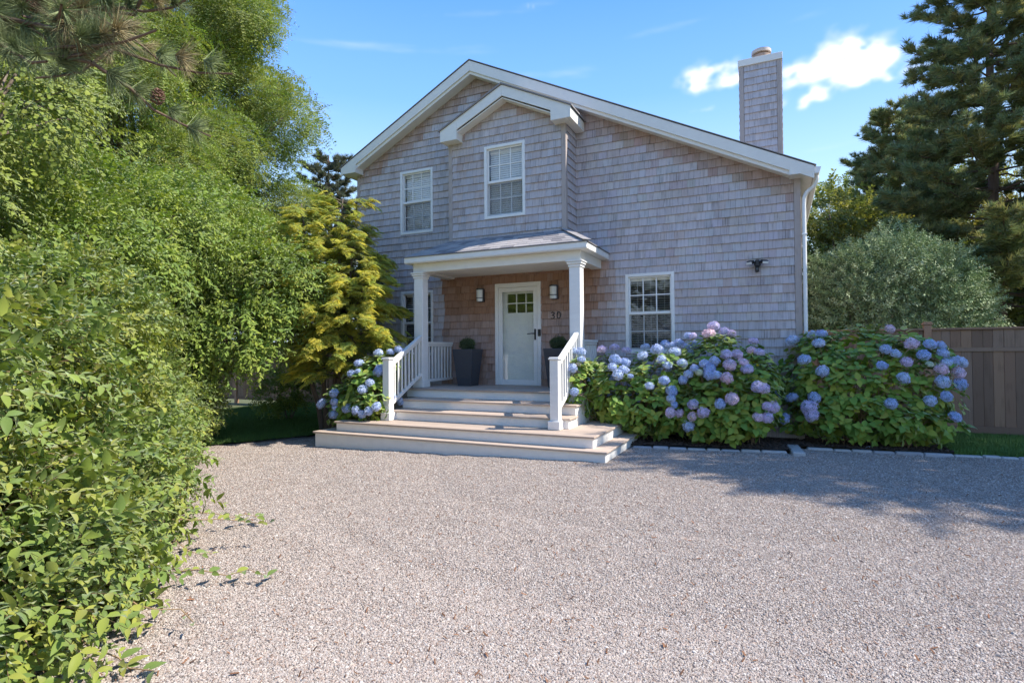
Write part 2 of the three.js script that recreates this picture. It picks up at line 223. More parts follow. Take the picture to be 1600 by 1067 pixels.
// mulch bed, lawns, their growth
{
  const bed = (x, z) => z < edgeZ(x) - 0.06 && z > -1.3 && (x < 0.35 ? z > 0.02 : true) && (x < 2.35) && x > -2.95;
  const chipT = (() => { const a = pnoise(160, 60, 61), b = pnoise(60, 160, 62), c = pnoise(14, 14, 63); return tex(512, 512, (u, v) => { const s = 0.3 + 0.55 * a(u, v) * b(u, v) * 2 + 0.3 * c(u, v); return [s, s * 0.92, s * 0.85]; }); })();
  tag(part(scene, 'mulch_bed', sheet(-3, 2.4, -1.3, 1.75, 54, 40, (x, z) => 0.035 + 0.02 * fbm(x * 3, 1, z * 3, 3), bed), std([0.06, 0.042, 0.033], 1, { map: chipT })), 'dark bark mulch bed under the hydrangeas by the house wall', 'flower bed', null, 'structure');
  const R = rng(71), chip = cbox(-0.5, 0.5, -0.1, 0.1, -0.22, 0.22, 0.03), mats = [], cols = [], q = new THREE.Quaternion();
  while (mats.length < 5200) { const x = -2.9 + R() * 5.2, z = -1.2 + R() * 2.9; if (!bed(x, z) || z < 0.3 && R() < 0.6) continue; const s = 0.014 + 0.026 * R(); q.setFromEuler(new THREE.Euler(R() - 0.5, R() * 6.3, R() - 0.5)); mats.push(new THREE.Matrix4().compose(V(x, 0.05 + 0.02 * fbm(x * 3, 1, z * 3, 3), z), q, V(s, s, s))); const f = 0.5 + R(); cols.push(lin(0.075 * f, 0.052 * f, 0.04 * f)); }
  tag(copies(scene, 'mulch_chips', chip, std([1, 1, 1], 1), mats, cols), 'dark brown bark chips lying on the flower bed', 'mulch');
  // lawns
  const lawnL = (x, z) => z < lawnEdge(x) - 0.12 && x < -6.4 && x > -15 && z > -3.2 && !(x > -9 && z < 0.1), lawnR = (x, z) => x > 2.3 && z < edgeZ(x) - 0.07 && z > -1.9;
  const turf = std([0.07, 0.11, 0.025], 1);
  tag(part(scene, 'lawn', sheet(-15, -6.4, -3.2, 4.2, 80, 70, (x, z) => gh(x, z) + 0.025, lawnL), turf), 'shaded green lawn between the hedge and the house', 'lawn', null, 'structure');
  tag(part(scene, 'lawn', sheet(2.25, 8, -2.6, 0.9, 60, 40, (x, z) => 0.02, lawnR), turf), 'narrow green lawn strip in front of the wooden fence', 'lawn', null, 'structure');
  const tuft = (() => { const r = rng(81), P = []; for (let i = 0; i < 9; i++) { const a = r() * 6.3, w = 0.0035, h = 0.035 + 0.04 * r(), l = 0.012 + 0.03 * r(), bx = (r() - 0.5) * 0.05, bz = (r() - 0.5) * 0.05, cx = Math.cos(a), cz = Math.sin(a); P.push(bx - cz * w, 0, bz + cx * w, bx + cz * w, 0, bz - cx * w, bx + cx * l, h, bz + cz * l); } return fromTris(P); })();
  const sow = (inside, x0, x1, z0, z1, n, y, label) => { const mats = [], cols = []; for (let k = 0; k < n * 6 && mats.length < n; k++) { const x = lerp(x0, x1, R()), z = lerp(z0, z1, R()); if (!inside(x, z) || !inFrame(x, 0.05, z)) continue; const s = 0.7 + 0.7 * R(); q.setFromEuler(new THREE.Euler(0, R() * 6.3, 0)); mats.push(new THREE.Matrix4().compose(V(x, y(x, z), z), q, V(s, s, s))); const f = 0.75 + 0.5 * R(); cols.push(lin(0.1 * f, 0.19 * f, 0.035 * f)); } tag(copies(scene, 'grass', tuft, LEAF_MATT, mats, cols), label, 'grass'); };
  sow(lawnL, -14.5, -6.4, -3.2, 4.2, 26000, (x, z) => gh(x, z) + 0.022, 'short mown grass on the lawn beside the hedge');
  sow(lawnR, 2.3, 5, -1.9, 0.6, 9000, () => 0.018, 'short grass growing along the foot of the wooden fence');
  // brown litter on the gravel
  const bits = [], bc = []; for (let k = 0; k < 9000 && bits.length < 2600; k++) { const a = (R() - 0.5) * 1.62 - 0.44, d = 2.1 + 8 * Math.pow(R(), 1.2), x = Math.sin(a) * d, z = CAM.z - Math.cos(a) * d; if (!isGravel(x, z) || (x > -7.4 && x < -2 && z < 3.1)) continue; const s = 0.008 + 0.016 * R() * R(); q.setFromEuler(new THREE.Euler(R() * 0.6, R() * 6.3, R() * 0.6)); bits.push(new THREE.Matrix4().compose(V(x, gravelH(x, z) + 0.012, z), q, V(s * 1.5, s * 0.5, s))); const f = 0.6 + 0.8 * R(); bc.push(lin(0.2 * f, 0.095 * f, 0.05 * f)); }
  tag(copies(scene, 'leaf_litter', cbox(-0.6, 0.6, -0.08, 0.08, -0.22, 0.22, 0.03), std([1, 1, 1], 1), bits, bc), 'scattered brown bits of dry leaf and needle on the gravel', 'leaf litter');
}
{ // cobble edging between gravel and bed
  const R = rng(91), cob = [0, 1, 2].map((k) => std([[0.42, 0.41, 0.42], [0.36, 0.35, 0.36], [0.47, 0.45, 0.43]][k], 0.9, { map: asphaltTex }));
  const ed = thing('stone_edging', 'row of low grey cobblestones edging the hydrangea bed', 'edging', [-0.5, 0, 1.3]);
  let x = -2.08; while (x < 6) { const L = x > -0.02 && x < 0.25 ? 0.27 : 0.2 + 0.16 * R(), xe = x + L, brk = x < 0.25 && xe > 0.25; const z = edgeZ(x + L / 2), h = 0.022 + 0.014 * R(); if (!brk) { const g = cbox(-L / 2 + 0.006, L / 2 - 0.006, -0.08, h, -0.05, 0.05, 0.014); g.rotateY(Math.atan2(-(edgeZ(xe) - edgeZ(x)), L) + (R() - 0.5) * 0.05); partAt(ed, 'cobblestone', g, cob[Math.floor(R() * 3)], V(x + L / 2, 0, z)); } x = xe; }
  const g = cbox(-0.085, 0.085, -0.08, 0.055, -0.36, 0.36, 0.014); g.rotateY(0.1); partAt(ed, 'corner_stone', g, cob[2], V(0.25, 0, 1.1)); 
}

// ---------------------------------------------------------------- the house
const HX = [-8.97, 0.39]; // wall corners along the facade (z = 0)
const rakeY = (x) => 7.64 - 0.497 * Math.abs(x + 5.75) * (x < -5.75 ? 1.02 : 1) ; // top edge of the gable
const EXPO = 0.152, C0 = 1.877; // shingle course height and one butt line
const house = thing('shingled_house', 'grey cedar shingled gable house with white trim and chimney', 'house', [-4.3, 0, -4.5]);
const winR = [-2.558, -1.657, 1.47, 2.968], winU = [-7.735, -6.853, 4.195, 5.64], winL = [-7.735, -6.865, 1.45, 2.9], doorO = [-5.315, -4.28, 0.828, 2.94], winD = [-5.24, -4.345, 4.165, 5.625];
{ // shell: walls with thickness and real openings, so that the rooms are dark
  const ins = (o, d = 0.035) => rect(o[0] + d, o[1] - d, o[2] + (o === doorO ? 0 : d), o[3] - d);
  const gable = [[HX[0], -0.2], [HX[1], -0.2], [HX[1], rakeY(HX[1]) - 0.1], [-5.75, 7.5], [HX[0], rakeY(HX[0]) - 0.1]];
  const front = part(house, 'front_wall', polyZ(gable, -0.16, 0, [winR, winU, winL, doorO].map((o) => ins(o))), M.wall);
  part(house, 'side_wall', [cbox(HX[0], HX[0] + 0.16, -0.2, rakeY(HX[0]) - 0.12, -9.2, -0.161)], M.wall);
  part(house, 'back_wall', polyZ(gable, -9.36, -9.2), M.wall);
  part(house, 'floor', [cbox(HX[0] + 0.16, HX[1] - 0.16, 0.6, 0.8, -9.2, -0.161), cbox(HX[0] + 0.16, HX[1] - 0.16, 3.3, 3.5, -9.2, -0.161)], M.inside);
  // --- shingles
  const R = rng(101), items = [];
  // openings: [u0,u1,y0,y1]; tone(u,y) -> colour
  function shingles(u0, u1, yTop, holes, y0, tone, place, minW = 0.085) {
    for (let y = y0, row = 0; y < 9; y += EXPO, row++) {
      let segs = [[u0, u1, y, y + EXPO + 0.014]];
      for (const h of holes) { const [a, b, c, d] = [h[0] + 0.012, h[1] - 0.012, h[2] + 0.012, h[3] - 0.012]; const nx = []; for (const s of segs) { if (s[1] <= a || s[0] >= b || y >= d || y + EXPO <= c) { nx.push(s); continue; } if (s[0] < a) nx.push([s[0], a, s[2], s[3]]); if (s[1] > b) nx.push([b, s[1], s[2], s[3]]); const m0 = Math.max(s[0], a), m1 = Math.min(s[1], b); if (y < c) nx.push([m0, m1, s[2], c]); if (y + EXPO > d) nx.push([m0, m1, d, s[3]]); } segs = nx; }
      for (const [a, b, c, d] of segs) { let u = a; while (u < b - 0.004) { let w = [0.1, 0.12, 0.14, 0.16, 0.18, 0.2, 0.115, 0.15][Math.floor(R() * 8)]; if (b - (u + w) < minW * 0.7) w = b - u; if (c < yTop(u + w / 2)) items.push({ u, w, c, d, full: d - c > EXPO && c === y, tone: tone(u + w / 2, c), place, dy: (R() - 0.5) * 0.004, dz: R() * 0.003 }); u += w; } }
    }
  }
  // weathering: grey where rain and sun reach, brown where the porch or an eave keeps the wood dry
  const tone = (u, y, dry) => { let b = 0.96 + 0.08 * R() + 0.14 * fbm(u * 1.1, y * 1.1, 2.2, 3) + (R() < 0.08 ? -0.12 : 0) + (R() < 0.06 ? 0.08 : 0); const brown = clamp(dry + (R() - 0.5) * 0.3 + 0.4 * fbm(u * 1.4, y * 2.6, 8.8, 3)); const warm = 0.03 * (R() - 0.5); const g = [0.51 + warm, 0.462, 0.462 - warm], w = [0.42, 0.235, 0.15]; return g.map((v, i) => lerp(v, w[i], clamp(brown)) * b * (1 - 0.2 * clamp(brown))); };
  const dryFront = (u, y) => { let d = y < 3.1 && u > -6.6 && u < -2.6 ? (u > -3.3 ? 1 - (u + 3.3) * 1.5 : 1) * (y > 0.8 ? 1 : 0) * (y > 2.2 ? 1 : 0.72) : 0; const r = rakeY(u) - 0.3 - y; if (r < 0.36) d = Math.max(d, 0.5); return d; };
  const yStart = C0 - EXPO * 12;
  shingles(HX[0] + 0.07, HX[1] - 0.085, (u) => rakeY(u) - 0.2, [winR, winU, winL, doorO, [-6.03, -3.55, 3.9, 6.1]], yStart, (u, y) => tone(u, y, dryFront(u, y)), (u, y, z) => [u, y, z]);
  shingles(-9.2, -0.02, () => 4.45, [], yStart, (u, y) => tone(u, y, 0), (u, y, z) => [HX[1] + z, y, u]);
  // dormer front and side
  const dTop = (u) => 6.66 - 0.48 * Math.abs(u + 4.73) - 0.2;
  shingles(-5.98, -3.6, dTop, [winD], C0 + EXPO * 12, (u, y) => tone(u, y, dTop(u) - y < 0.2 ? 0.4 : 0), (u, y, z) => [u, y, 0.6 + z]);
  shingles(0.012, 0.535, () => 5.84, [], C0 + EXPO * 12, (u, y) => tone(u, y, 0), (u, y, z) => [-3.53 + z, y, u]);
  shingles(0.012, 0.535, () => 5.84, [], C0 + EXPO * 12, (u, y) => tone(u, y, 0), (u, y, z) => [-6.05 - z, y, u]);
  // chimney
  const CH = { x0: -0.62, x1: 0.17, zf: -2.5, zb: -3.4, top: 7.62 };
  shingles(CH.x0 + 0.075, CH.x1 - 0.075, () => CH.top, [], C0 + EXPO * 17, (u, y) => tone(u, y, -0.2), (u, y, z) => [u, y, CH.zf + z]);
  shingles(CH.zb, CH.zf - 0.06, () => CH.top, [], C0 + EXPO * 17, (u, y) => tone(u, y, -0.2), (u, y, z) => [CH.x1 + z, y, u]);
  shingles(CH.zb, CH.zf - 0.06, () => CH.top, [], C0 + EXPO * 17, (u, y) => tone(u, y, -0.2), (u, y, z) => [CH.x0 - z, y, u]);
  // a wedge: thick at the butt, thin at the top
  const wedge = (w, h, at, gap = 0.0013) => { const a = gap, b = w - gap, t = 0.03, s = 0.004, q = [[a, 0, 0], [b, 0, 0], [b, 0, t], [a, 0, t], [a, h, 0], [b, h, 0], [b, h, s], [a, h, s]].map((p) => at(...p)), P = []; for (const [i, j, k, l] of [[3, 2, 6, 7], [0, 1, 2, 3], [0, 3, 7, 4], [2, 1, 5, 6], [4, 7, 6, 5]]) P.push(...q[i], ...q[j], ...q[k], ...q[i], ...q[k], ...q[l]); return P; };
  const flip = (P) => { const o = []; for (let i = 0; i < P.length; i += 9) o.push(...P.slice(i, i + 3), ...P.slice(i + 6, i + 9), ...P.slice(i + 3, i + 6)); return o; };
  // the 300 that show largest are parts of their own
  const frontPlace = items[0].place, score = (k) => { if (!k.full || k.place !== frontPlace || k.c < 1.95 || k.u < -6 || (k.u < -2.7 && k.c < 3.5)) return -1; const dx = k.u - CAM.x, dy = k.c - CAM.y, D = Math.hypot(dx, dy, CAM.z); return k.w * EXPO * CAM.z / (D * D * D); };
  const cand = items.filter((k) => score(k) > 0 && k.c + EXPO < rakeY(k.u) - 0.4).sort((a, b) => score(b) - score(a)).slice(0, 300); cand.forEach((k) => { k.own = true; });
  const geos = new Map(), tones = new Map(), tag4 = (t) => t.map((v) => Math.round(v * 36) / 36);
  for (const k of cand) {
    const v = Math.floor(R() * 3), key = k.w.toFixed(3) + v; if (!geos.has(key)) geos.set(key, fromTris(wedge(k.w, EXPO + 0.014, (x, y, z) => [x, y, z])));
    const t = tag4(k.tone), tk = t.join(); if (!tones.has(tk)) tones.set(tk, shingleMat(t));
    partAt(front, 'shingle', geos.get(key), tones.get(tk), V(k.u, k.c + k.dy, k.dz + 0.001));
  }
  const P = [], U = [], Cc = [];
  for (const k of items) { if (k.own) continue; const q = wedge(k.w, k.d - k.c, (x, y, z) => k.place(k.u + x, k.c + k.dy + y, z + k.dz + 0.001)); const a = V(...q.slice(0, 3)), b = V(...q.slice(3, 6)).sub(a), c = V(...q.slice(6, 9)).sub(a), out = V(...k.place(k.u, k.c, 1)).sub(V(...k.place(k.u, k.c, 0))); const pp = b.cross(c).dot(out) < 0 ? flip(q) : q; P.push(...pp); const ou = R(), ov = R(), o0 = k.place(0, 0, 0), uu = V(...k.place(1, 0, 0)).sub(V(...o0)); for (let i = 0; i < pp.length; i += 3) { U.push(pp[i] * uu.x + pp[i + 2] * uu.z + ou, pp[i + 1] + ov); Cc.push(...k.tone); } }
  const g = new THREE.BufferGeometry(); g.setAttribute('position', new THREE.BufferAttribute(new Float32Array(P), 3)); g.setAttribute('uv', new THREE.BufferAttribute(new Float32Array(U), 2)); g.setAttribute('color', new THREE.BufferAttribute(new Float32Array(Cc), 3)); g.computeVertexNormals();
  const sm = shingleMat([1, 1, 1]); sm.vertexColors = true; part(house, 'shingles', g, sm, 'stuff');

  // right wall body, corner boards
  part(house, 'side_wall', [cbox(HX[1] - 0.16, HX[1], -0.2, 4.45, -9.2, -0.161)], M.wall);
  part(house, 'corner_board', cbox(HX[1] - 0.083, HX[1] + 0.022, -0.1, 4.4, -0.06, 0.03), M.cornerBoard);
  part(house, 'corner_board', cbox(HX[0] - 0.02, HX[0] + 0.07, -0.1, 5.78, -0.06, 0.03), M.cornerBoard);
  // --- main roof: two slopes, asphalt, with a drip edge over the white rake boards
  const L0 = -9.24, R0 = 0.6, yl = rakeY(L0), yr = rakeY(R0);
  const roof = part(house, 'roof', polyZ([[L0 - 0.03, yl + 0.004], [-5.75, 7.66], [R0 + 0.03, yr + 0.004], [R0 + 0.03, yr + 0.016], [-5.75, 7.674], [L0 - 0.03, yl + 0.016]], -9.6, 0.32), M.asphalt);
  const rk = (x0, x1, a, b) => [[x0, rakeY(x0) - a], [x1, rakeY(x1) - a], [x1, rakeY(x1) - b], [x0, rakeY(x0) - b]];
  part(house, 'rake_board', polyZ([[L0, yl - 0.19], [-5.75, 7.43], [-5.75, 7.64], [L0, yl]], 0.275, 0.305), M.cream);
  part(house, 'rake_board', polyZ([[-5.748, 7.43], [R0, yr - 0.2], [R0, yr], [-5.748, 7.64]], 0.275, 0.305), M.cream);
  // soffit boards along the rakes
  part(house, 'rake_soffit', polyZ(rk(L0 + 0.4, -5.75, 0.255, 0.235), 0.02, 0.274), M.cream);
  part(house, 'rake_soffit', polyZ(rk(-5.75, R0 - 0.33, 0.255, 0.235), 0.02, 0.274), M.cream);
  part(house, 'rake_trim', polyZ(rk(L0 + 0.42, -5.75, 0.27, 0.19), 0.252, 0.272), M.cream);
  part(house, 'rake_trim', polyZ(rk(-5.75, R0 - 0.34, 0.27, 0.19), 0.252, 0.272), M.cream);
  // cornice returns and eave boxes
  part(house, 'cornice_return', polyZ([[L0 + 0.002, yl - 0.05], [L0 + 0.002, yl - 0.15], [-8.8, yl - 0.15], [-8.8, rakeY(-8.8) - 0.1]], 0.03, 0.309), M.cream);
  part(house, 'cornice_return', polyZ([[0.24, 4.385], [R0 - 0.002, 4.385], [R0 - 0.002, yr - 0.02], [0.24, rakeY(0.24) - 0.06]], 0.03, 0.309), M.cream);
  part(house, 'eave', [cbox(HX[1] + 0.02, R0 - 0.004, 4.39, 4.41, -9.5, 0.029), cbox(R0 - 0.024, R0 - 0.003, 4.412, yr - 0.004, -9.5, 0.029)], M.cream);
  part(house, 'eave', [cbox(L0 + 0.004, HX[0] - 0.02, yl - 0.15, yl - 0.13, -9.5, 0.029), cbox(L0 + 0.003, L0 + 0.024, yl - 0.128, yl - 0.01, -9.5, 0.029)], M.cream);
  // gutter and downspout
  const gp = [[R0 + 0.002, yr - 0.01], [R0 + 0.002, yr - 0.115], [R0 + 0.07, yr - 0.115], [R0 + 0.1, yr - 0.02], [R0 + 0.094, yr - 0.02], [R0 + 0.066, yr - 0.108], [R0 + 0.008, yr - 0.108], [R0 + 0.008, yr - 0.01]];
  const gut = part(house, 'gutter', [polyZ(gp, -9.6, 0.28), polyZ([[R0 + 0.002, yr - 0.01], [R0 + 0.002, yr - 0.115], [R0 + 0.07, yr - 0.115], [R0 + 0.1, yr - 0.02]], 0.281, 0.285)], M.gutter);
  const dp = new THREE.CatmullRomCurve3([V(R0 + 0.045, yr - 0.116, 0.13), V(R0 + 0.04, yr - 0.2, 0.13), V(R0 - 0.01, yr - 0.29, 0.11), V(R0 - 0.1, yr - 0.36, 0.08), V(HX[1] + 0.075, yr - 0.43, 0.06), V(HX[1] + 0.065, yr - 0.52, 0.055), V(HX[1] + 0.065, yr - 0.7, 0.055)]).getPoints(20);
  part(gut, 'downspout', [tube([...dp, V(HX[1] + 0.065, 2.4, 0.055), V(HX[1] + 0.065, 0.12, 0.055)], 0.032, 0.032, 8), cbox(HX[1] + 0.025, HX[1] + 0.105, 3.42, 3.45, 0.02, 0.092)], M.gutter);
  // --- dormer: a shallow gabled bay over the porch
  const DX0 = -6.05, DX1 = -3.53, dy = (x) => 6.68 - 0.48 * Math.abs(x + 4.73);
  const dorm = part(house, 'dormer', [polyZ([[DX0, 3.5], [DX1, 3.5], [DX1, dy(DX1) - 0.1], [-4.73, 6.55], [DX0, dy(DX0) - 0.1]], 0.48, 0.6, [rect(winD[0] + 0.035, winD[1] - 0.035, winD[2] + 0.035, winD[3] - 0.035)]), cbox(DX1 - 0.1, DX1, 3.5, 5.95, 0.002, 0.478), cbox(DX0, DX0 + 0.1, 3.5, 5.95, 0.002, 0.478)], M.wall);
  part(dorm, 'corner_board', cbox(DX1 - 0.07, DX1 + 0.022, 3.72, 5.86, 0.54, 0.628), M.cornerBoard);
  part(dorm, 'corner_board', cbox(DX0 - 0.022, DX0 + 0.07, 3.72, 5.8, 0.54, 0.628), M.cornerBoard);
  const D0 = -6.13, D1 = -3.33;
  part(dorm, 'rake_board', polyZ([[D0, dy(D0) - 0.2], [-4.73, 6.47], [-4.73, 6.68], [D0, dy(D0)]], 0.825, 0.855), M.cream);
  part(dorm, 'rake_board', polyZ([[-4.728, 6.47], [D1, dy(D1) - 0.2], [D1, dy(D1)], [-4.728, 6.68]], 0.825, 0.855), M.cream);
  part(dorm, 'soffit', [polyZ([[D0 + 0.05, dy(D0 + 0.05) - 0.25], [-4.73, 6.43], [-4.73, 6.45], [D0 + 0.05, dy(D0 + 0.05) - 0.23]], 0.62, 0.824), polyZ([[-4.728, 6.43], [D1 - 0.05, dy(D1 - 0.05) - 0.25], [D1 - 0.05, dy(D1 - 0.05) - 0.23], [-4.728, 6.45]], 0.62, 0.824)], M.cream);
  part(dorm, 'cornice_return', [polyZ([[D0 + 0.002, dy(D0) - 0.02], [D0 + 0.002, 5.79], [-5.74, 5.79], [-5.74, dy(-5.74) - 0.06]], 0.56, 0.859), cbox(D0 + 0.002, DX0 - 0.022, 5.79, 5.99, 0.03, 0.559)], M.cream);
  part(dorm, 'cornice_return', [polyZ([[-3.72, 5.8], [D1 - 0.002, 5.8], [D1 - 0.002, dy(D1) - 0.02], [-3.72, dy(-3.72) - 0.06]], 0.56, 0.859), cbox(DX1 + 0.022, D1 - 0.002, 5.8, 5.99, 0.03, 0.559)], M.cream);
  part(dorm, 'roof', polyZ([[D0 - 0.03, dy(D0 - 0.03) + 0.004], [-4.73, 6.69], [D1 + 0.03, dy(D1 + 0.03) + 0.004], [D1 + 0.03, dy(D1 + 0.03) + 0.03], [-4.73, 6.72], [D0 - 0.03, dy(D0 - 0.03) + 0.03]], 0.0, 0.885), M.asphalt);
  // --- chimney
  const chim = part(house, 'chimney', cbox(CH.x0, CH.x1, 4.6, CH.top + 0.04, CH.zb, CH.zf), M.wall);
  for (const [x, s] of [[CH.x0, -1], [CH.x1, 1]]) part(chim, 'corner_board', cbox(x - (s > 0 ? 0.072 : 0.02), x + (s > 0 ? 0.02 : 0.072), 4.9, CH.top, CH.zf - 0.06, CH.zf + 0.028), M.cornerBoard);
  part(chim, 'cap', cbox(CH.x0 - 0.04, CH.x1 + 0.04, CH.top + 0.003, CH.top + 0.145, CH.zb - 0.04, CH.zf + 0.05), M.cream);
  const fx = -0.2, fz = -2.85, fy = CH.top + 0.145; part(chim, 'flue_pipe', [cyl(fx, fy, fy + 0.16, fz, 0.17, 0.17, 24), cyl(fx, fy + 0.1, fy + 0.16, fz, 0.195, 0.195, 24), cyl(fx, fy + 0.162, fy + 0.28, fz, 0.14, 0.14, 24)], M.flue); part(chim, 'flue_cap', [cyl(fx, fy + 0.215, fy + 0.28, fz, 0.2, 0.2, 24), cyl(fx, fy + 0.281, fy + 0.31, fz, 0.2, 0.06, 24)], std([0.55, 0.47, 0.41], 0.7));
}
function windowUnit(o, z, tilt) {
  const [x0, x1, y0, y1] = o, ym = (y0 + y1) / 2 - 0.01, fw = 0.058, w = part(house, 'window', [cbox(x0, x0 + fw, y0, y1, z - 0.1, z + 0.035), cbox(x1 - fw, x1, y0, y1, z - 0.1, z + 0.035), cbox(x0 + fw, x1 - fw, y1 - fw, y1, z - 0.1, z + 0.034), cbox(x0 + fw, x1 - fw, y0, y0 + fw, z - 0.1, z + 0.036)], M.white);
  const a = x0 + fw, b = x1 - fw;
  for (const [c, d, zz, up] of [[ym - 0.005, y1 - fw, z - 0.005, 1], [y0 + fw, ym + 0.03, z - 0.045, 0]]) {
    const r = 0.028; part(w, 'sash', [cbox(a, a + r, c, d, zz - 0.032, zz), cbox(b - r, b, c, d, zz - 0.032, zz), cbox(a + r, b - r, d - r - (up ? 0 : 0.02), d, zz - 0.032, zz + 0.002), cbox(a + r, b - r, c, c + r + (up ? 0.022 : 0.02), zz - 0.032, zz + 0.002)], M.white);
    part(w, 'pane', cbox(a + r, b - r, c + r + 0.02, d - r, zz - 0.018, zz - 0.014, 0.0005), M.glass);
    for (const k of [1, 2]) { const x = lerp(a + r, b - r, k / 3); part(w, 'muntin', cbox(x - 0.011, x + 0.011, c + r + 0.022, d - r - 0.001, zz - 0.012, zz - 0.002, 0.002), M.white); }
    const yy = (c + d) / 2 + 0.005; part(w, 'muntin', cbox(a + r, b - r, yy - 0.011, yy + 0.011, zz - 0.0125, zz - 0.0025, 0.002), M.white);
    if (!up) part(w, 'insect_screen', cbox(a + 0.01, b - 0.01, c + 0.01, d - 0.02, z - 0.02, z - 0.0185, 0.0002), M.screen);
  }
  const S = []; for (let y = y0 + 0.08; y < y1 - 0.13; y += 0.043) { const g = cbox(a + 0.012, b - 0.012, -0.0012, 0.0012, -0.024, 0.024, 0.0004); g.rotateX(tilt); g.translate(0, y, z - 0.135); S.push(g); }
  S.push(cbox(a + 0.01, b - 0.01, y1 - 0.125, y1 - 0.06, z - 0.165, z - 0.108)); for (const t of [0.18, 0.5, 0.82]) { const x = lerp(a, b, t); S.push(cbox(x - 0.002, x + 0.002, y0 + 0.08, y1 - 0.12, z - 0.112, z - 0.1105, 0.0004)); }
  part(w, 'blind', S, M.blind, 'stuff');
}
windowUnit(winR, 0.0, 0.12); windowUnit(winU, 0.0, 1.12); windowUnit(winL, 0.0, 0.3); windowUnit(winD, 0.6, 1.12);
{ // storm door in front of the panelled door with six small panes
  const [x0, x1, y0, y1] = doorO, d = part(house, 'door', [cbox(x0, x0 + 0.075, y0, y1, -0.1, 0.05), cbox(x1 - 0.075, x1, y0, y1, -0.1, 0.05), cbox(x0 + 0.075, x1 - 0.075, y1 - 0.09, y1, -0.1, 0.049)], M.white);
  const a = x0 + 0.08, b = x1 - 0.08, top = y1 - 0.095, f = 0.085;
  part(d, 'storm_door', [cbox(a, a + f, y0 + 0.012, top, 0.008, 0.04), cbox(b - f, b, y0 + 0.012, top, 0.008, 0.04), cbox(a + f, b - f, top - f, top, 0.008, 0.039), cbox(a + f, b - f, y0 + 0.012, y0 + 0.012 + f * 1.25, 0.008, 0.039)], M.white);
  part(d, 'storm_glass', cbox(a + f, b - f, y0 + 0.012 + f * 1.25, top - f, 0.02, 0.025, 0.0008), M.glass);
  part(d, 'threshold', cbox(x0 + 0.02, x1 - 0.02, y0 - 0.005, y0 + 0.012, -0.1, 0.07), M.steel);
  const lx0 = a + 0.14, lx1 = b - 0.09, ly0 = y1 - 0.61, ly1 = y1 - 0.215, z = -0.095;
  part(d, 'door_leaf', polyZ(rect(a + 0.005, b - 0.005, y0 + 0.015, top - 0.003), z - 0.045, z, [rect(lx0, lx1, ly0, ly1)]), M.door);
  const rail = []; for (const k of [1, 2]) { const x = lerp(lx0, lx1, k / 3); rail.push(cbox(x - 0.011, x + 0.011, ly0, ly1, z - 0.03, z + 0.006)); } rail.push(cbox(lx0, lx1, (ly0 + ly1) / 2 - 0.011, (ly0 + ly1) / 2 + 0.011, z - 0.031, z + 0.007)); part(d, 'muntin', rail, M.white);
  for (let i = 0; i < 3; i++) for (let j = 0; j < 2; j++) part(d, 'pane', cbox(lerp(lx0, lx1, i / 3) + 0.013, lerp(lx0, lx1, (i + 1) / 3) - 0.013, lerp(ly0, ly1, j / 2) + 0.013, lerp(ly0, ly1, (j + 1) / 2) - 0.013, z - 0.018, z - 0.013, 0.0008), M.glass);
  const hx = b - 0.045; part(d, 'handle', [cbox(hx - 0.018, hx + 0.018, 1.76, 1.98, 0.0405, 0.055, 0.006), tube([V(hx, 1.885, 0.056), V(hx, 1.885, 0.1)], 0.011, 0.011, 8), tube([V(hx, 1.885, 0.1), V(hx - 0.06, 1.888, 0.104), V(hx - 0.15, 1.88, 0.1)], 0.012, 0.009, 8)], M.black);
}
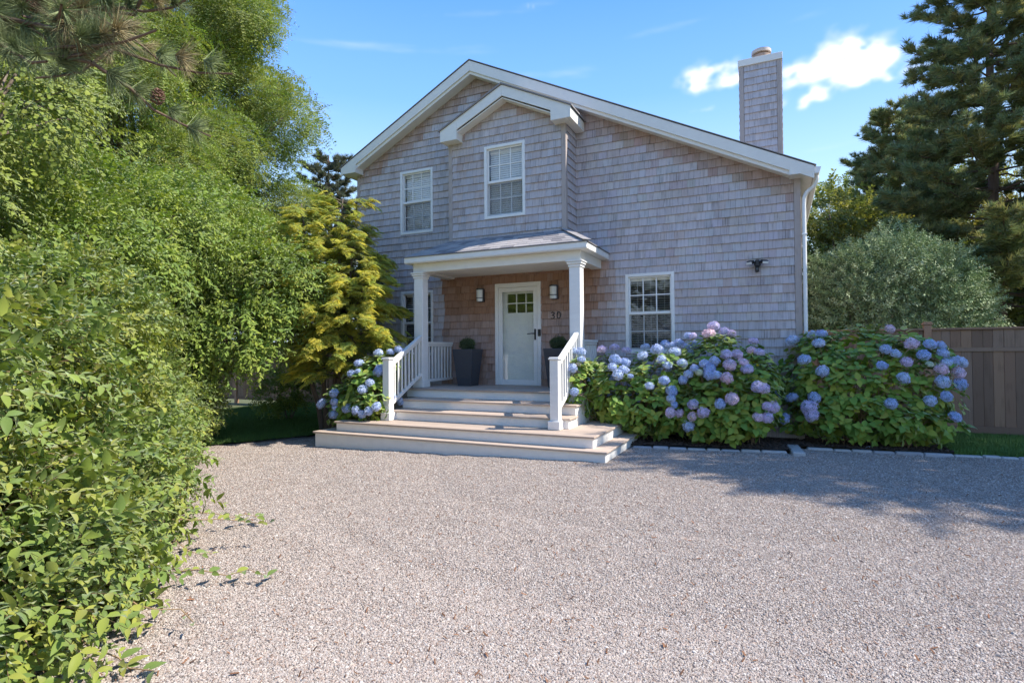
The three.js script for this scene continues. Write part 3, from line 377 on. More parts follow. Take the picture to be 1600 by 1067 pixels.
{ // small things on the wall
  const kp = thing('doorbell', 'small black doorbell box on the white door casing', 'doorbell', [-4.3, 1.9, 0.05]);
  part(kp, 'body', cbox(-4.335, -4.275, 1.83, 1.97, 0.0505, 0.078, 0.008), M.black); part(kp, 'button', cyl(0, 0, 0.006, 0, 0.014, 0.014, 16).rotateX(Math.PI / 2).translate(-4.305, 1.865, 0.081), M.metal);
  const lamp = (x, y, label) => { const l = thing('wall_lamp', label, 'wall lamp', [x, y, 0.02], 'lamps beside the front door'); part(l, 'back_plate', cbox(x - 0.065, x + 0.065, y - 0.14, y + 0.14, 0.0185, 0.04, 0.006), M.metal);
    part(l, 'shade', cyl(x, y - 0.13, y + 0.11, 0.105, 0.072, 0.072, 24), M.frosted); part(l, 'top_cap', cyl(x, y + 0.111, y + 0.14, 0.105, 0.082, 0.082, 24), M.metal); part(l, 'band', [new THREE.TorusGeometry(0.076, 0.008, 8, 24).rotateX(Math.PI / 2).translate(x, y - 0.06, 0.105), cbox(x + 0.05, x + 0.085, y - 0.14, y + 0.14, 0.041, 0.12, 0.006)], M.metal); };
  lamp(-5.64, 2.715, 'dark metal cylinder wall lamp above the planter, left of the door'); lamp(-3.98, 2.7, 'dark metal cylinder wall lamp above the house number');
  const font = await new FontLoader().loadAsync('fonts/droid/droid_sans_regular.typeface.json');
  const hn = thing('house_number', 'black metal house number 30 on the shingles beside the door', 'house number', [-3.97, 2.17, 0.02]);
  ['3', '0'].forEach((c, i) => { const g = new TextGeometry(c, { font, size: 0.135, depth: 0.014, curveSegments: 8, bevelEnabled: false }); g.deleteAttribute('uv'); partAt(hn, 'digit', g, M.black, V(-4.075 + i * 0.125, 2.175, 0.022)); });
  const fc = thing('security_floodlight', 'black twin headed security floodlight camera on the shingled wall', 'floodlight', [-0.27, 2.97, 0.02]);
  part(fc, 'mount', [cyl(0, 0, 0.045, 0, 0.055, 0.055, 20).rotateX(Math.PI / 2).translate(-0.265, 2.99, 0.042), cbox(-0.3, -0.23, 2.95, 3.06, 0.06, 0.11, 0.01)], M.black);
  const cam = part(fc, 'camera', [cbox(-0.3, -0.235, 2.85, 2.945, 0.055, 0.13, 0.014)], M.black); part(cam, 'lens', cyl(0, 0, 0.008, 0, 0.018, 0.018, 16).rotateX(Math.PI / 2).translate(-0.267, 2.9, 0.134), M.metal);
  for (const s of [-1, 1]) { const h = part(fc, 'lamp_head', xf(cbox(-0.062, 0.062, -0.03, 0.03, -0.03, 0.05, 0.014), new THREE.Matrix4().makeRotationFromEuler(new THREE.Euler(0.5, s * 0.45, s * -0.25)).setPosition(-0.265 + s * 0.105, 3.02, 0.12)), M.black); part(h, 'diffuser', xf(cbox(-0.05, 0.05, -0.02, 0.02, 0.051, 0.055, 0.001), new THREE.Matrix4().makeRotationFromEuler(new THREE.Euler(0.5, s * 0.45, s * -0.25)).setPosition(-0.265 + s * 0.105, 3.02, 0.12)), M.frosted); part(fc, 'arm', tube([V(-0.265, 3.03, 0.09), V(-0.265 + s * 0.08, 3.02, 0.1)], 0.012, 0.012, 8), M.black); }
}
// ---------------------------------------------------------------- the porch
const FL = 0.828, RI = 0.168;
{
  const p = thing('front_porch', 'white columned porch with hipped roof and five wide steps', 'porch', [-4.75, 0, 1.2]), R = rng(121);
  const deckM = [0.9, 1, 1.1].map((k) => std([0.5 * k, 0.39 * k, 0.31 * k], 0.75, { map: deckTex }));
  const dk = () => deckM[Math.floor(R() * 3)];
  // deck and steps: level, front z, left and right end
  const lv = [[5, 1.5, -6.56, -2.9], [4, 1.93, -6.35, -2.9], [3, 2.32, -6.32, -2.88], [2, 2.89, -7.07, -2.32], [1, 3.08, -7.38, -2.09]];
  const T = 0.028, N = 0.03;
  lv.forEach(([k, zf, a, b], i) => {
    const y = FL - (5 - k) * RI, zb = k === 5 ? 0.02 : k <= 2 ? 0.6 : lv[i - 1][1] - N - 0.004, st = part(p, k === 5 ? 'deck' : 'step', [cbox(a + N, b - N, (k === 1 ? -0.3 : y - RI + 0.001), y - T - 0.001, zf - N - 0.024, zf - N), cbox(b - N - 0.025, b - N - 0.0005, -0.2, y - T - 0.001, zb, zf - N - 0.025), cbox(a + N + 0.0005, a + N + 0.025, -0.2, y - T - 0.001, zb, zf - N - 0.025)], M.white);
    const vis = k === 5 ? 10 : k === 2 ? 5 : 3, zEnd = k === 5 ? 0.035 : Math.max(zb, lv[i - 1][1] - N - 0.02), full = k <= 2 ? 0.62 : zEnd; let z = zf; const w = 0.138; let n = 0;
    while (z > zEnd + 0.02) { const zz = Math.max(z - w, zEnd); part(st, 'plank', cbox(a, b, y - T, y, zz + 0.003, z, 0.004), dk()); z = zz; n++; }
    if (k <= 2) for (const [u, v] of [[b - (b - lv[i - 1][3]) - 0.02, b], [a, a + (lv[i - 1][2] - a) + 0.02]]) { let q = zEnd; while (q > full) { const zz = Math.max(q - w, full); part(st, 'plank', cbox(u, v, y - T, y, zz + 0.003, q, 0.004), dk()); q = zz; } }
  });
  // columns
  const cx = [-6.385, -3.135], cz = 1.185, cw = 0.1;
  for (const x of cx) { const c = part(p, 'column', cbox(x - cw, x + cw, FL + 0.13, 3.02, cz - cw, cz + cw, 0.006), M.white); part(c, 'capital', [cbox(x - 0.115, x + 0.115, 2.985, 3.03, cz - 0.115, cz + 0.115, 0.006), cbox(x - 0.135, x + 0.135, 3.031, 3.075, cz - 0.135, cz + 0.135, 0.01), cbox(x - 0.15, x + 0.15, 3.076, 3.1, cz - 0.15, cz + 0.15, 0.004)], M.white); part(c, 'base', [cbox(x - 0.125, x + 0.125, FL + 0.002, FL + 0.129, cz - 0.125, cz + 0.125, 0.008)], M.white); }
  // beams, ceiling, fascia
  const X0 = -6.62, X1 = -2.87, bz = 1.29, by0 = 3.101, by1 = 3.27;
  part(p, 'beam', cbox(-6.5, -3.02, by0, by1, bz - 0.2, bz, 0.004), M.cream); part(p, 'beam', cbox(-3.22, -3.021, by0 + 0.001, by1, 0.02, bz - 0.201, 0.004), M.cream); part(p, 'beam', cbox(-6.5, -6.3, by0 + 0.001, by1, 0.02, bz - 0.201, 0.004), M.cream);
  part(p, 'ceiling', cbox(-6.299, -3.221, 3.135, 3.16, 0.02, bz - 0.201), M.cream);
  part(p, 'soffit', [cbox(X0, X1, 3.272, 3.285, 0.022, 1.42)], M.white);
  part(p, 'fascia', cbox(X0, X1, 3.286, 3.385, 1.4, 1.425), M.white); part(p, 'fascia', cbox(X1 - 0.025, X1, 3.286, 3.384, 0.022, 1.399), M.white); part(p, 'fascia', cbox(X0, X0 + 0.025, 3.286, 3.384, 0.022, 1.399), M.white);
  // hipped asphalt roof: front slope from the dormer foot to the fascia, two end slopes
  const e = 0.016, A = V(X0 - e, 3.39, 1.425 + e), B = V(X1 + e, 3.39, 1.425 + e), Cq = V(-3.55, 3.8, 0.6), D = V(-6.03, 3.8, 0.6), B2 = V(X1 + e, 3.39, 0.02), A2 = V(X0 - e, 3.39, 0.02), C2 = V(-3.55, 3.8, 0.02), D2 = V(-6.03, 3.8, 0.02);
  const tri = (...v) => v.flatMap((q) => [q.x, q.y, q.z]), base = [...tri(A, B, Cq), ...tri(A, Cq, D), ...tri(B, B2, C2), ...tri(B, C2, Cq), ...tri(A2, A, D), ...tri(A2, D, D2)]; const low = V(0, -0.008, 0), f = (v) => v.clone().add(low);
  const roof = part(p, 'roof', fromTris([...base, ...tri(f(A), f(Cq), f(B)), ...tri(f(A), f(D), f(Cq)), ...tri(A, f(A), f(B)), ...tri(A, f(B), B), ...tri(B, f(B), f(B2)), ...tri(B, f(B2), B2), ...tri(A2, f(A2), f(A)), ...tri(A2, f(A), A)]), std([0.22, 0.2, 0.2], 1));
  // shingle tabs laid in courses over the slopes
  const am = [[0.34, 0.315, 0.31], [0.27, 0.25, 0.25], [0.4, 0.365, 0.35], [0.21, 0.195, 0.2]].map((c) => std(c, 0.95, { map: asphaltTex }));
  const lay = (P0, P1, Q0, Q1, rows) => { for (let r = 0; r < rows; r++) { const t0 = r / rows, t1 = (r + 1) / rows + 0.03, a = P0.clone().lerp(Q0, t0), b = P1.clone().lerp(Q1, t0), L = a.distanceTo(b); let u = 0; while (u < L - 0.01) { const w = Math.min(L - u, 0.14 + 0.2 * R()), g = (s, t) => P0.clone().lerp(Q0, t).lerp(P1.clone().lerp(Q1, t), s), s0 = u / L, s1 = (u + w - 0.004) / L, nrm = V(0, 1, 0), up = (v, k) => v.clone().addScaledVector(nrm, k); const q = [up(g(s0, t0), 0.012), up(g(s1, t0), 0.012), up(g(s1, Math.min(1, t1)), 0.006), up(g(s0, Math.min(1, t1)), 0.006)], l = [up(q[0], -0.008), up(q[1], -0.008)]; part(roof, 'shingle', fromTris([...tri(q[0], q[1], q[2]), ...tri(q[0], q[2], q[3]), ...tri(l[0], l[1], q[1]), ...tri(l[0], q[1], q[0]), ...tri(l[0], q[0], q[3]), ...tri(l[1], q[2], q[1])]), am[Math.floor(R() * 4)]); u += w; } } };
  lay(A, B, D, Cq, 7); lay(B, B2, Cq, C2, 6);
  const hip = []; for (let k = 0; k < 6; k++) { const a = B.clone().lerp(Cq, k / 6), b = B.clone().lerp(Cq, (k + 1.15) / 6); a.y += 0.024; b.y += 0.016; hip.push(bar(a, b, 0.15, 0.008, 0.002)); } part(roof, 'hip_cap', hip, am[0]);
  // railings
  const nz = 2.385, nw = 0.07, yN = FL - 3 * RI;
  for (const [x, side] of [[-6.275, -1], [-3.085, 1]]) {
    const n = part(p, 'newel_post', [cbox(x - nw, x + nw, yN + 0.14, 1.4, nz - nw, nz + nw, 0.005)], M.white); part(n, 'cap', [cbox(x - 0.088, x + 0.088, 1.401, 1.425, nz - 0.088, nz + 0.088, 0.008), cbox(x - 0.075, x + 0.075, 1.426, 1.44, nz - 0.075, nz + 0.075, 0.007)], M.white); part(n, 'base', cbox(x - 0.098, x + 0.098, yN + 0.001, yN + 0.139, nz - 0.098, nz + 0.098, 0.008), M.white);
    const cxx = side < 0 ? -6.33 : -3.11, a = V(x, 1.335, nz - nw), b = V(cxx, 1.83, cz + cw), lo = -0.74;
    const r = part(p, 'stair_railing', [bar(a, b, 0.075, 0.055, 0.006), bar(a.clone().add(V(0, -0.05, 0)), b.clone().add(V(0, -0.05, 0)), 0.04, 0.05, 0.004)], M.white);
    part(r, 'bottom_rail', bar(a.clone().add(V(0, lo, 0)), b.clone().add(V(0, lo, 0)), 0.045, 0.06, 0.004), M.white);
    for (let k = 1; k <= 8; k++) { const q = a.clone().lerp(b, k / 8.6); part(r, 'baluster', cbox(q.x - 0.017, q.x + 0.017, q.y + lo + 0.02, q.y - 0.06, q.z - 0.017, q.z + 0.017, 0.003), M.white); }
    const xc = side < 0 ? cx[0] : cx[1], z1 = cz - cw, z0 = 0.03, y = FL + 0.86;
    const s = part(p, 'porch_railing', [cbox(xc - 0.04, xc + 0.04, y, y + 0.045, z0, z1), cbox(xc - 0.022, xc + 0.022, y - 0.045, y - 0.001, z0, z1)], M.white); part(s, 'bottom_rail', cbox(xc - 0.025, xc + 0.025, FL + 0.1, FL + 0.15, z0, z1), M.white);
    for (let k = 0; k < 9; k++) { const z = lerp(z0 + 0.05, z1 - 0.05, k / 8); part(s, 'baluster', cbox(xc - 0.017, xc + 0.017, FL + 0.1505, y - 0.046, z - 0.017, z + 0.017, 0.003), M.white); }
  }
}
function planter(x, z, label) { // tall tapered square planter with a rim
  const t = thing('planter', label, 'planter', [x, FL, z]), y0 = FL + 0.002, h = 0.75, b = 0.155, w = 0.235, P = [];
  const ring = (y, r) => [[x - r, y, z - r], [x + r, y, z - r], [x + r, y, z + r], [x - r, y, z + r]], R = [[y0, b], [y0 + h * 0.985, w * 0.985], [y0 + h, w * 0.97], [y0 + h, w - 0.03], [y0 + h - 0.06, w - 0.035]].map((q) => ring(...q));
  for (let i = 0; i < R.length - 1; i++) for (let k = 0; k < 4; k++) { const m = (k + 1) % 4; P.push(...R[i][k], ...R[i + 1][m], ...R[i][m], ...R[i][k], ...R[i + 1][k], ...R[i + 1][m]); }
  P.push(...R[0][0], ...R[0][1], ...R[0][2], ...R[0][0], ...R[0][2], ...R[0][3]);
  part(t, 'pot', fromTris(P), M.slate); part(t, 'soil', cbox(x - w + 0.04, x + w - 0.04, y0 + h - 0.1, y0 + h - 0.062, z - w + 0.04, z + w - 0.04), M.soil);
}
planter(-5.76, 0.42, 'tall dark tapered planter between the side railing and the door'); planter(-3.76, 0.42, 'tall dark tapered planter between the door and the right column');
{ // board fences
  const R = rng(141), bm = [[0.25, 0.15, 0.095], [0.3, 0.185, 0.115], [0.2, 0.125, 0.082], [0.27, 0.18, 0.125]].map((c) => std(c, 0.9, { map: boardTex })), pm = std([0.36, 0.21, 0.13], 0.85, { map: boardTex });
  const fence = (x0, x1, z, posts, y0, label, n) => {
    const f = thing('wooden_fence', label, 'fence', [(x0 + x1) / 2, y0, z]); const top = 1.87;
    for (const x of posts) { const p = part(f, 'post', cbox(x - 0.055, x + 0.055, y0 - 0.2, 1.945, z - 0.055, z + 0.055, 0.006), pm); part(p, 'post_cap', [cbox(x - 0.075, x + 0.075, 1.946, 1.97, z - 0.075, z + 0.075, 0.005), cbox(x - 0.06, x + 0.06, 1.971, 1.995, z - 0.06, z + 0.06, 0.012)], pm); }
    const ends = [x0, ...posts, x1]; for (let i = 0; i < ends.length - 1; i++) { const a = ends[i] + 0.056, b = ends[i + 1] - 0.056; if (b - a < 0.1) continue; part(f, 'top_rail', cbox(a, b, top - 0.025, top + 0.012, z - 0.05, z + 0.05), bm[0]); part(f, 'middle_rail', cbox(a, b, 1.47, 1.535, z - 0.03, z + 0.036), bm[3]); part(f, 'bottom_rail', cbox(a, b, y0 + 0.05, y0 + 0.17, z - 0.03, z + 0.036), bm[2]);
      let x = a; while (x < b - 0.02) { const w = Math.min(0.128 + 0.024 * R(), b - x), m = bm[Math.floor(R() * 4)], dz = R() * 0.006; part(f, 'board', cbox(x + 0.0015, x + w - 0.0015, y0 + 0.171, 1.469, z - 0.012 + dz, z + 0.012 + dz, 0.003), m); part(f, 'board', cbox(x + 0.0015, x + w - 0.0015, 1.536, top - 0.026, z - 0.012 + dz, z + 0.012 + dz, 0.003), bm[Math.floor(R() * 4)]); x += w; } }
  };
  fence(0.42, 6.2, -1.6, [2.43, 4.5], 0.02, 'brown board fence with capped post behind the right hydrangea');
  fence(-25, -9.05, -3.3, [-23.6, -21.5, -19.4, -17.3, -15.2, -13.1, -11.0], -0.15, 'brown board fence beyond the lawn behind the golden cypress');
}

// ---------------------------------------------------------------- plants: leaves and sprigs
function leafG(L, W, { fold = 0.25, curl = 0.25, n = 3, shape = 0.45, wave = 0 } = {}) { // a leaf along +y, its upper side towards +z
  const pos = [], idx = []; for (let i = 0; i <= n; i++) { const t = i / n, w = (i === 0 ? 0.06 : i === n ? 0 : Math.pow(Math.sin(Math.PI * Math.pow(t, shape < 0.5 ? 0.8 : 1.1)), 0.8)) * W / 2, y = L * t, z = -curl * L * t * t, f = fold * w; pos.push(0, y, z, -w, y, z + f + wave * Math.sin(i * 2.1) * w, w, y, z + f - wave * Math.sin(i * 1.7) * w); }
  for (let i = 0; i < n; i++) { const a = i * 3, b = a + 3; if (i === n - 1) idx.push(a, b, a + 1, a, a + 2, b); else idx.push(a, b, a + 1, b, b + 1, a + 1, a, a + 2, b, b, a + 2, b + 2); }
  const g = new THREE.BufferGeometry(); g.setAttribute('position', new THREE.Float32BufferAttribute(pos, 3)); g.setIndex(idx); g.computeVertexNormals(); return g;
}
const Q = (dir, face) => { // turns +y to dir and +z as near as can be to face
  const y = dir.clone().normalize(), x = y.clone().cross(face); if (x.lengthSq() < 1e-6) x.set(1, 0, 0); x.normalize(); return new THREE.Quaternion().setFromRotationMatrix(new THREE.Matrix4().makeBasis(x, y, x.clone().cross(y))); };
const put = (g, pos, q, s = 1) => g.clone().applyMatrix4(new THREE.Matrix4().compose(pos, q, V(s, s, s)));
const bare = (g) => { g = g.index ? g.toNonIndexed() : g; g.deleteAttribute('uv'); return g; };
const join = (l) => mergeGeometries(l.map(bare), false);
// sprig: leaves along a twig of length len; returns the leaf transforms as well
function sprig(seed, { len = 0.3, n = 8, leaf, pair = true, droop = 0.5, spread = 0.9, flat = 0.4, s0 = 0.6, twig = 0.0025, arch = 0.08 }) {
  const R = rng(seed), mats = []; const at = (t) => V(0, len * t, -arch * t * t * len * 4);
  for (let i = 0; i < n; i++) { const t = 0.12 + 0.88 * i / (n - 1), p = at(t), k = pair ? 2 : 1; for (let j = 0; j < k; j++) { const a = (pair ? j * Math.PI + (i % 2) * (1 - flat) * Math.PI / 2 : i * 2.4 * (1 - flat) + (i % 2) * Math.PI * flat) + (R() - 0.5) * 0.7, end = i === n - 1, d = V(Math.cos(a) * spread, end ? 0.8 : 0.35 + 0.3 * R(), Math.sin(a) * spread * (1 - flat * 0.6) + 0.15); d.z -= droop * 0.5 * R(); const s = (i === 0 ? s0 : 1) * (0.58 + 0.62 * R()) * (end ? 0.75 : 1); mats.push(new THREE.Matrix4().compose(p, Q(d, V((R() - 0.5) * 0.7, 0.35, 1)), V(s, s, s))); } }
  const L = mats.map((m) => leaf.clone().applyMatrix4(m)); const tw = tube([at(0), at(0.5), at(1)], twig, twig * 0.5, 3);
  return { geo: join([...L, tw]), mats, twig: tw };
}
const privLeaf = leafG(0.066, 0.032, { fold: 0.35, curl: 0.28, n: 4 }), privBig = leafG(0.088, 0.038, { fold: 0.3, curl: 0.3, n: 4 });
const privet = [1, 2, 3].map((s) => sprig(s, { len: 0.3, n: 8, leaf: privLeaf, droop: 1.1, flat: 0.3 }));
const privNear = [4, 5].map((s) => sprig(s, { len: 0.34, n: 7, leaf: privBig, droop: 1.2, flat: 0.3 }));
const cherry = [6, 7].map((s) => sprig(s, { len: 0.36, n: 10, leaf: leafG(0.085, 0.033, { fold: 0.35, curl: 0.35, n: 4 }), pair: false, droop: 1.2, flat: 0.55, spread: 0.9 }));
const vine = [8, 9].map((s) => sprig(s, { len: 0.26, n: 9, leaf: leafG(0.05, 0.04, { fold: 0.2, curl: 0.2, n: 3 }), pair: false, droop: 0.8, flat: 0.4 }));
const locust = [10, 11].map((s) => { const R = rng(s), fr = sprig(s + 50, { len: 0.3, n: 7, leaf: leafG(0.062, 0.034, { n: 2, fold: 0.2, curl: 0.1 }), pair: true, flat: 1, droop: 0.2, arch: 0.3, spread: 1, twig: 0.0015 }).geo, l = []; for (let i = 0; i < 6; i++) { const a = i * 2.4, d = V(Math.cos(a), 0.7 * (i / 5), Math.sin(a) * 0.8).normalize(); l.push(put(fr, V(0, 0.06 * i, 0), Q(d, V(0, 0.4, 1)), 0.8 + 0.4 * R())); } return { geo: join(l) }; });
const broad = [12, 13].map((s) => sprig(s, { len: 0.42, n: 9, leaf: leafG(0.1, 0.06, { n: 2, fold: 0.2, curl: 0.2 }), pair: true, droop: 1, flat: 0.3 }));
const olive = [14, 15].map((s) => sprig(s, { len: 0.34, n: 10, leaf: leafG(0.062, 0.021, { n: 2, fold: 0.2, curl: 0.15 }), pair: true, droop: 0.4, flat: 0.15 }));
const boxwood = [16].map((s) => sprig(s, { len: 0.07, n: 6, leaf: leafG(0.02, 0.013, { n: 2 }), pair: true, droop: 0.2, flat: 0, twig: 0.001 }));
const needleTuft = (seed, n, L, w, fwd) => { const R = rng(seed), P = []; for (let i = 0; i < n; i++) { const t = i / n, a = R() * 6.283, sp = 0.35 + 0.95 * R(), d = V(Math.cos(a) * sp, fwd * (0.4 + R()), Math.sin(a) * sp).normalize(), b = V(0, 0.16 * t * L * 6 * 0.25, 0), l = L * (0.75 + 0.4 * R()), s = V(0, 0, 0).crossVectors(d, V(R() - 0.5, R() - 0.5, R() - 0.5)).normalize().multiplyScalar(w / 2), e = b.clone().addScaledVector(d, l); P.push(b.x - s.x, b.y - s.y, b.z - s.z, b.x + s.x, b.y + s.y, b.z + s.z, e.x, e.y - l * 0.06, e.z); } const g = fromTris(P); g.deleteAttribute('uv'); return g; };
const tuftNear = [needleTuft(1, 190, 0.125, 0.003, 0.8), needleTuft(2, 170, 0.115, 0.003, 0.8)], tuftFar = [needleTuft(3, 34, 0.16, 0.014, 1.0), needleTuft(4, 30, 0.15, 0.014, 1.0)];
const fan = (seed) => { // flat drooping cypress spray: side shoots off a bent midrib, each with scale-leaf fingers
  const R = rng(seed), P = []; const blade = (a, d, l, w) => { const s = V(0, 0, 0).crossVectors(d, V(0, 0, 1)).normalize().multiplyScalar(w / 2), m = a.clone().addScaledVector(d, l * 0.5), e = a.clone().addScaledVector(d, l); e.z -= l * 0.18; P.push(a.x, a.y, a.z, m.x - s.x, m.y - s.y, m.z - s.z + 0.004, e.x, e.y, e.z, a.x, a.y, a.z, e.x, e.y, e.z, m.x + s.x, m.y + s.y, m.z + s.z - 0.002); };
  const L = 0.26; for (let i = 0; i < 9; i++) { const t = i / 8, c = V(0, L * t, -0.1 * t * t * (1 + R() * 0.5)); for (const sd of i === 8 ? [0] : [-1, 1]) { const ang = sd * (0.95 - 0.35 * t) + (R() - 0.5) * 0.25, len = L * (0.5 - 0.3 * t) * (0.8 + 0.4 * R()) + 0.03, d = V(Math.sin(ang), Math.cos(ang), -0.25 - 0.35 * R()).normalize(); blade(c, d, len, 0.012); for (let k = 1; k < 4; k++) for (const s2 of [-1, 1]) { const b = c.clone().addScaledVector(d, len * k / 4), d2 = V(Math.sin(ang + s2 * 0.7), Math.cos(ang + s2 * 0.7), -0.3 - 0.3 * R()).normalize(); blade(b, d2, len * 0.36, 0.011); } } }
  const g = fromTris(P); g.deleteAttribute('uv'); return { geo: g };
};
const fans = [1, 2].map(fan);
// lobes: [x, y, z, rx, ry, rz]; scatter points in their outer shells
function scatter(lobes, n, seed, { depth = 0.3, bump = 0.22, up = 0.35, droop = 0, size = [0.8, 1.25], minY = -9, facing = 0 } = {}) {
  const R = rng(seed), wts = lobes.map((l) => l[3] * l[4] + l[4] * l[5] + l[3] * l[5]), tot = wts.reduce((a, b) => a + b), out = [];
  for (let tries = 0; out.length < n && tries < n * 12; tries++) {
    let k = 0, r = R() * tot; while (k < lobes.length - 1 && r > wts[k]) r -= wts[k++]; const l = lobes[k];
    const u = R() * 2 - 1, a = R() * 6.283, s = Math.sqrt(1 - u * u), d = V(Math.cos(a) * s, u, Math.sin(a) * s), f = (1 + bump * 1.6 * fbm(d.x * 1.8 + k * 3.1, d.y * 1.8, d.z * 1.8 + l[0], 3)) * (1 - depth * Math.pow(R(), 1.6)), p = V(l[0] + d.x * l[3] * f, l[1] + d.y * l[4] * f, l[2] + d.z * l[5] * f);
    if (p.y < minY) continue;
    if (lobes.some((o, j) => j !== k && ((p.x - o[0]) / o[3]) ** 2 + ((p.y - o[1]) / o[4]) ** 2 + ((p.z - o[2]) / o[5]) ** 2 < 0.5) && R() < 0.85) continue;
    if (facing && V(CAM.x - p.x, 0, CAM.z - p.z).normalize().dot(V(d.x, 0, d.z)) < -0.35 && R() < facing) continue;
    const nrm = V(d.x / l[3], d.y / l[4], d.z / l[5]).normalize(), dir = nrm.clone().add(V((R() - 0.5) * 1.1, up + (R() - 0.5) * 0.8 - droop, (R() - 0.5) * 1.1)).normalize();
    out.push({ p, dir, nrm, s: lerp(size[0], size[1], R()), face: nrm.clone().multiplyScalar(0.7).add(V((R() - 0.5) * 0.8, 0.75, (R() - 0.5) * 0.8)), r: R(), c: R() });
  }
  return out;
}
const tintOf = (pal, k, c) => { const t = pal[Math.floor(k * pal.length) % pal.length], f = 0.82 + 0.36 * c; return lin(t[0] * f, t[1] * f, t[2] * f); };
function foliage(parent, name, units, pts, pal, mat = LEAF) { units.forEach((u, i) => { const l = pts.filter((_, k) => k % units.length === i); if (l.length) copies(parent, name, u.geo, mat, l.map((q) => new THREE.Matrix4().compose(q.p.clone().addScaledVector(q.dir, -0.12 * q.s), Q(q.dir, q.face), V(q.s, q.s, q.s))), l.map((q) => tintOf(pal, q.r, q.c))); }); }
// a woody plant: trunk(s) to the lobes, thin boughs inside them, foliage over them
function plant(o) {
  const { name, label, cat, base, lobes, units, n, pal, seed, mat = LEAF, trunkR = 0.05, stems = 1, bark = M.bark, group } = o, R = rng(seed), t = thing(name, label, cat, base, group), B = V(...base), top = lobes.reduce((a, l) => a.add(V(l[0], l[1], l[2])), V(0, 0, 0)).multiplyScalar(1 / lobes.length);
  const wood = [], twigs = []; const fork = o.fork ?? 0.35;
  for (let i = 0; i < stems; i++) { const b = B.clone().add(V((R() - 0.5) * 0.4 * (stems > 1), -0.1, (R() - 0.5) * 0.4 * (stems > 1))), f = b.clone().lerp(top, fork).add(V((R() - 0.5) * 0.3, 0, (R() - 0.5) * 0.3)); wood.push(tube(bend(b, f, 0, 5, R, trunkR), trunkR * 1.15, trunkR * 0.75, 8)); lobes.forEach((l, k) => { if (k % stems !== i) return; const c = V(l[0], l[1], l[2]); wood.push(tube(bend(f, c, 0.05 * f.distanceTo(c), 6, R, trunkR * 1.5), trunkR * 0.6, trunkR * 0.18, 6)); for (let j = 0; j < (o.boughs ?? 6); j++) { const u = R() * 2 - 1, a = R() * 6.283, s = Math.sqrt(1 - u * u), e = c.clone().add(V(Math.cos(a) * s * l[3], u * l[4], Math.sin(a) * s * l[5]).multiplyScalar(0.88)); twigs.push(tube(bend(c.clone().lerp(f, 0.12), e, 0.06, 4, R, 0.08), trunkR * 0.2 + 0.003, 0.003, 4)); } }); }
  part(t, 'trunk', wood, bark); if (twigs.length) part(t, 'branches', twigs, o.twigMat ?? bark, 'stuff');
  foliage(t, 'foliage', units, scatter(lobes, n, seed + 1, o.sc), pal, mat);
  if (o.inner) foliage(t, 'inner_foliage', units, scatter(lobes.map((l) => [l[0], l[1], l[2], l[3] * 0.66, l[4] * 0.66, l[5] * 0.66]), o.inner, seed + 2, { ...o.sc, depth: 0.5 }), o.innerPal ?? pal, mat);
  return t;
}
const P = {
  privet: [[0.22, 0.29, 0.028], [0.18, 0.26, 0.03], [0.27, 0.315, 0.032], [0.14, 0.215, 0.03], [0.3, 0.32, 0.036], [0.195, 0.27, 0.045]],
  cherry: [[0.235, 0.325, 0.027], [0.195, 0.29, 0.027], [0.285, 0.35, 0.031], [0.155, 0.25, 0.027]],
  vine: [[0.225, 0.285, 0.026], [0.18, 0.245, 0.026], [0.27, 0.31, 0.03]],
  locust: [[0.22, 0.31, 0.028], [0.18, 0.27, 0.028], [0.265, 0.325, 0.032], [0.3, 0.33, 0.036]],
  far: [[0.18, 0.23, 0.032], [0.22, 0.25, 0.035], [0.13, 0.18, 0.028], [0.28, 0.28, 0.045]],
  olive: [[0.31, 0.39, 0.19], [0.25, 0.33, 0.15], [0.42, 0.48, 0.28], [0.19, 0.27, 0.11]],
  gold: [[0.58, 0.55, 0.05], [0.48, 0.5, 0.05], [0.68, 0.6, 0.055], [0.36, 0.43, 0.05]],
  cypress: [[0.2, 0.25, 0.032], [0.26, 0.29, 0.036], [0.13, 0.19, 0.03]],
  pine: [[0.2, 0.255, 0.085], [0.165, 0.225, 0.075], [0.25, 0.275, 0.085], [0.33, 0.31, 0.09]],
  hyd: [[0.21, 0.35, 0.032], [0.165, 0.3, 0.03], [0.27, 0.38, 0.036], [0.36, 0.4, 0.042]],
};
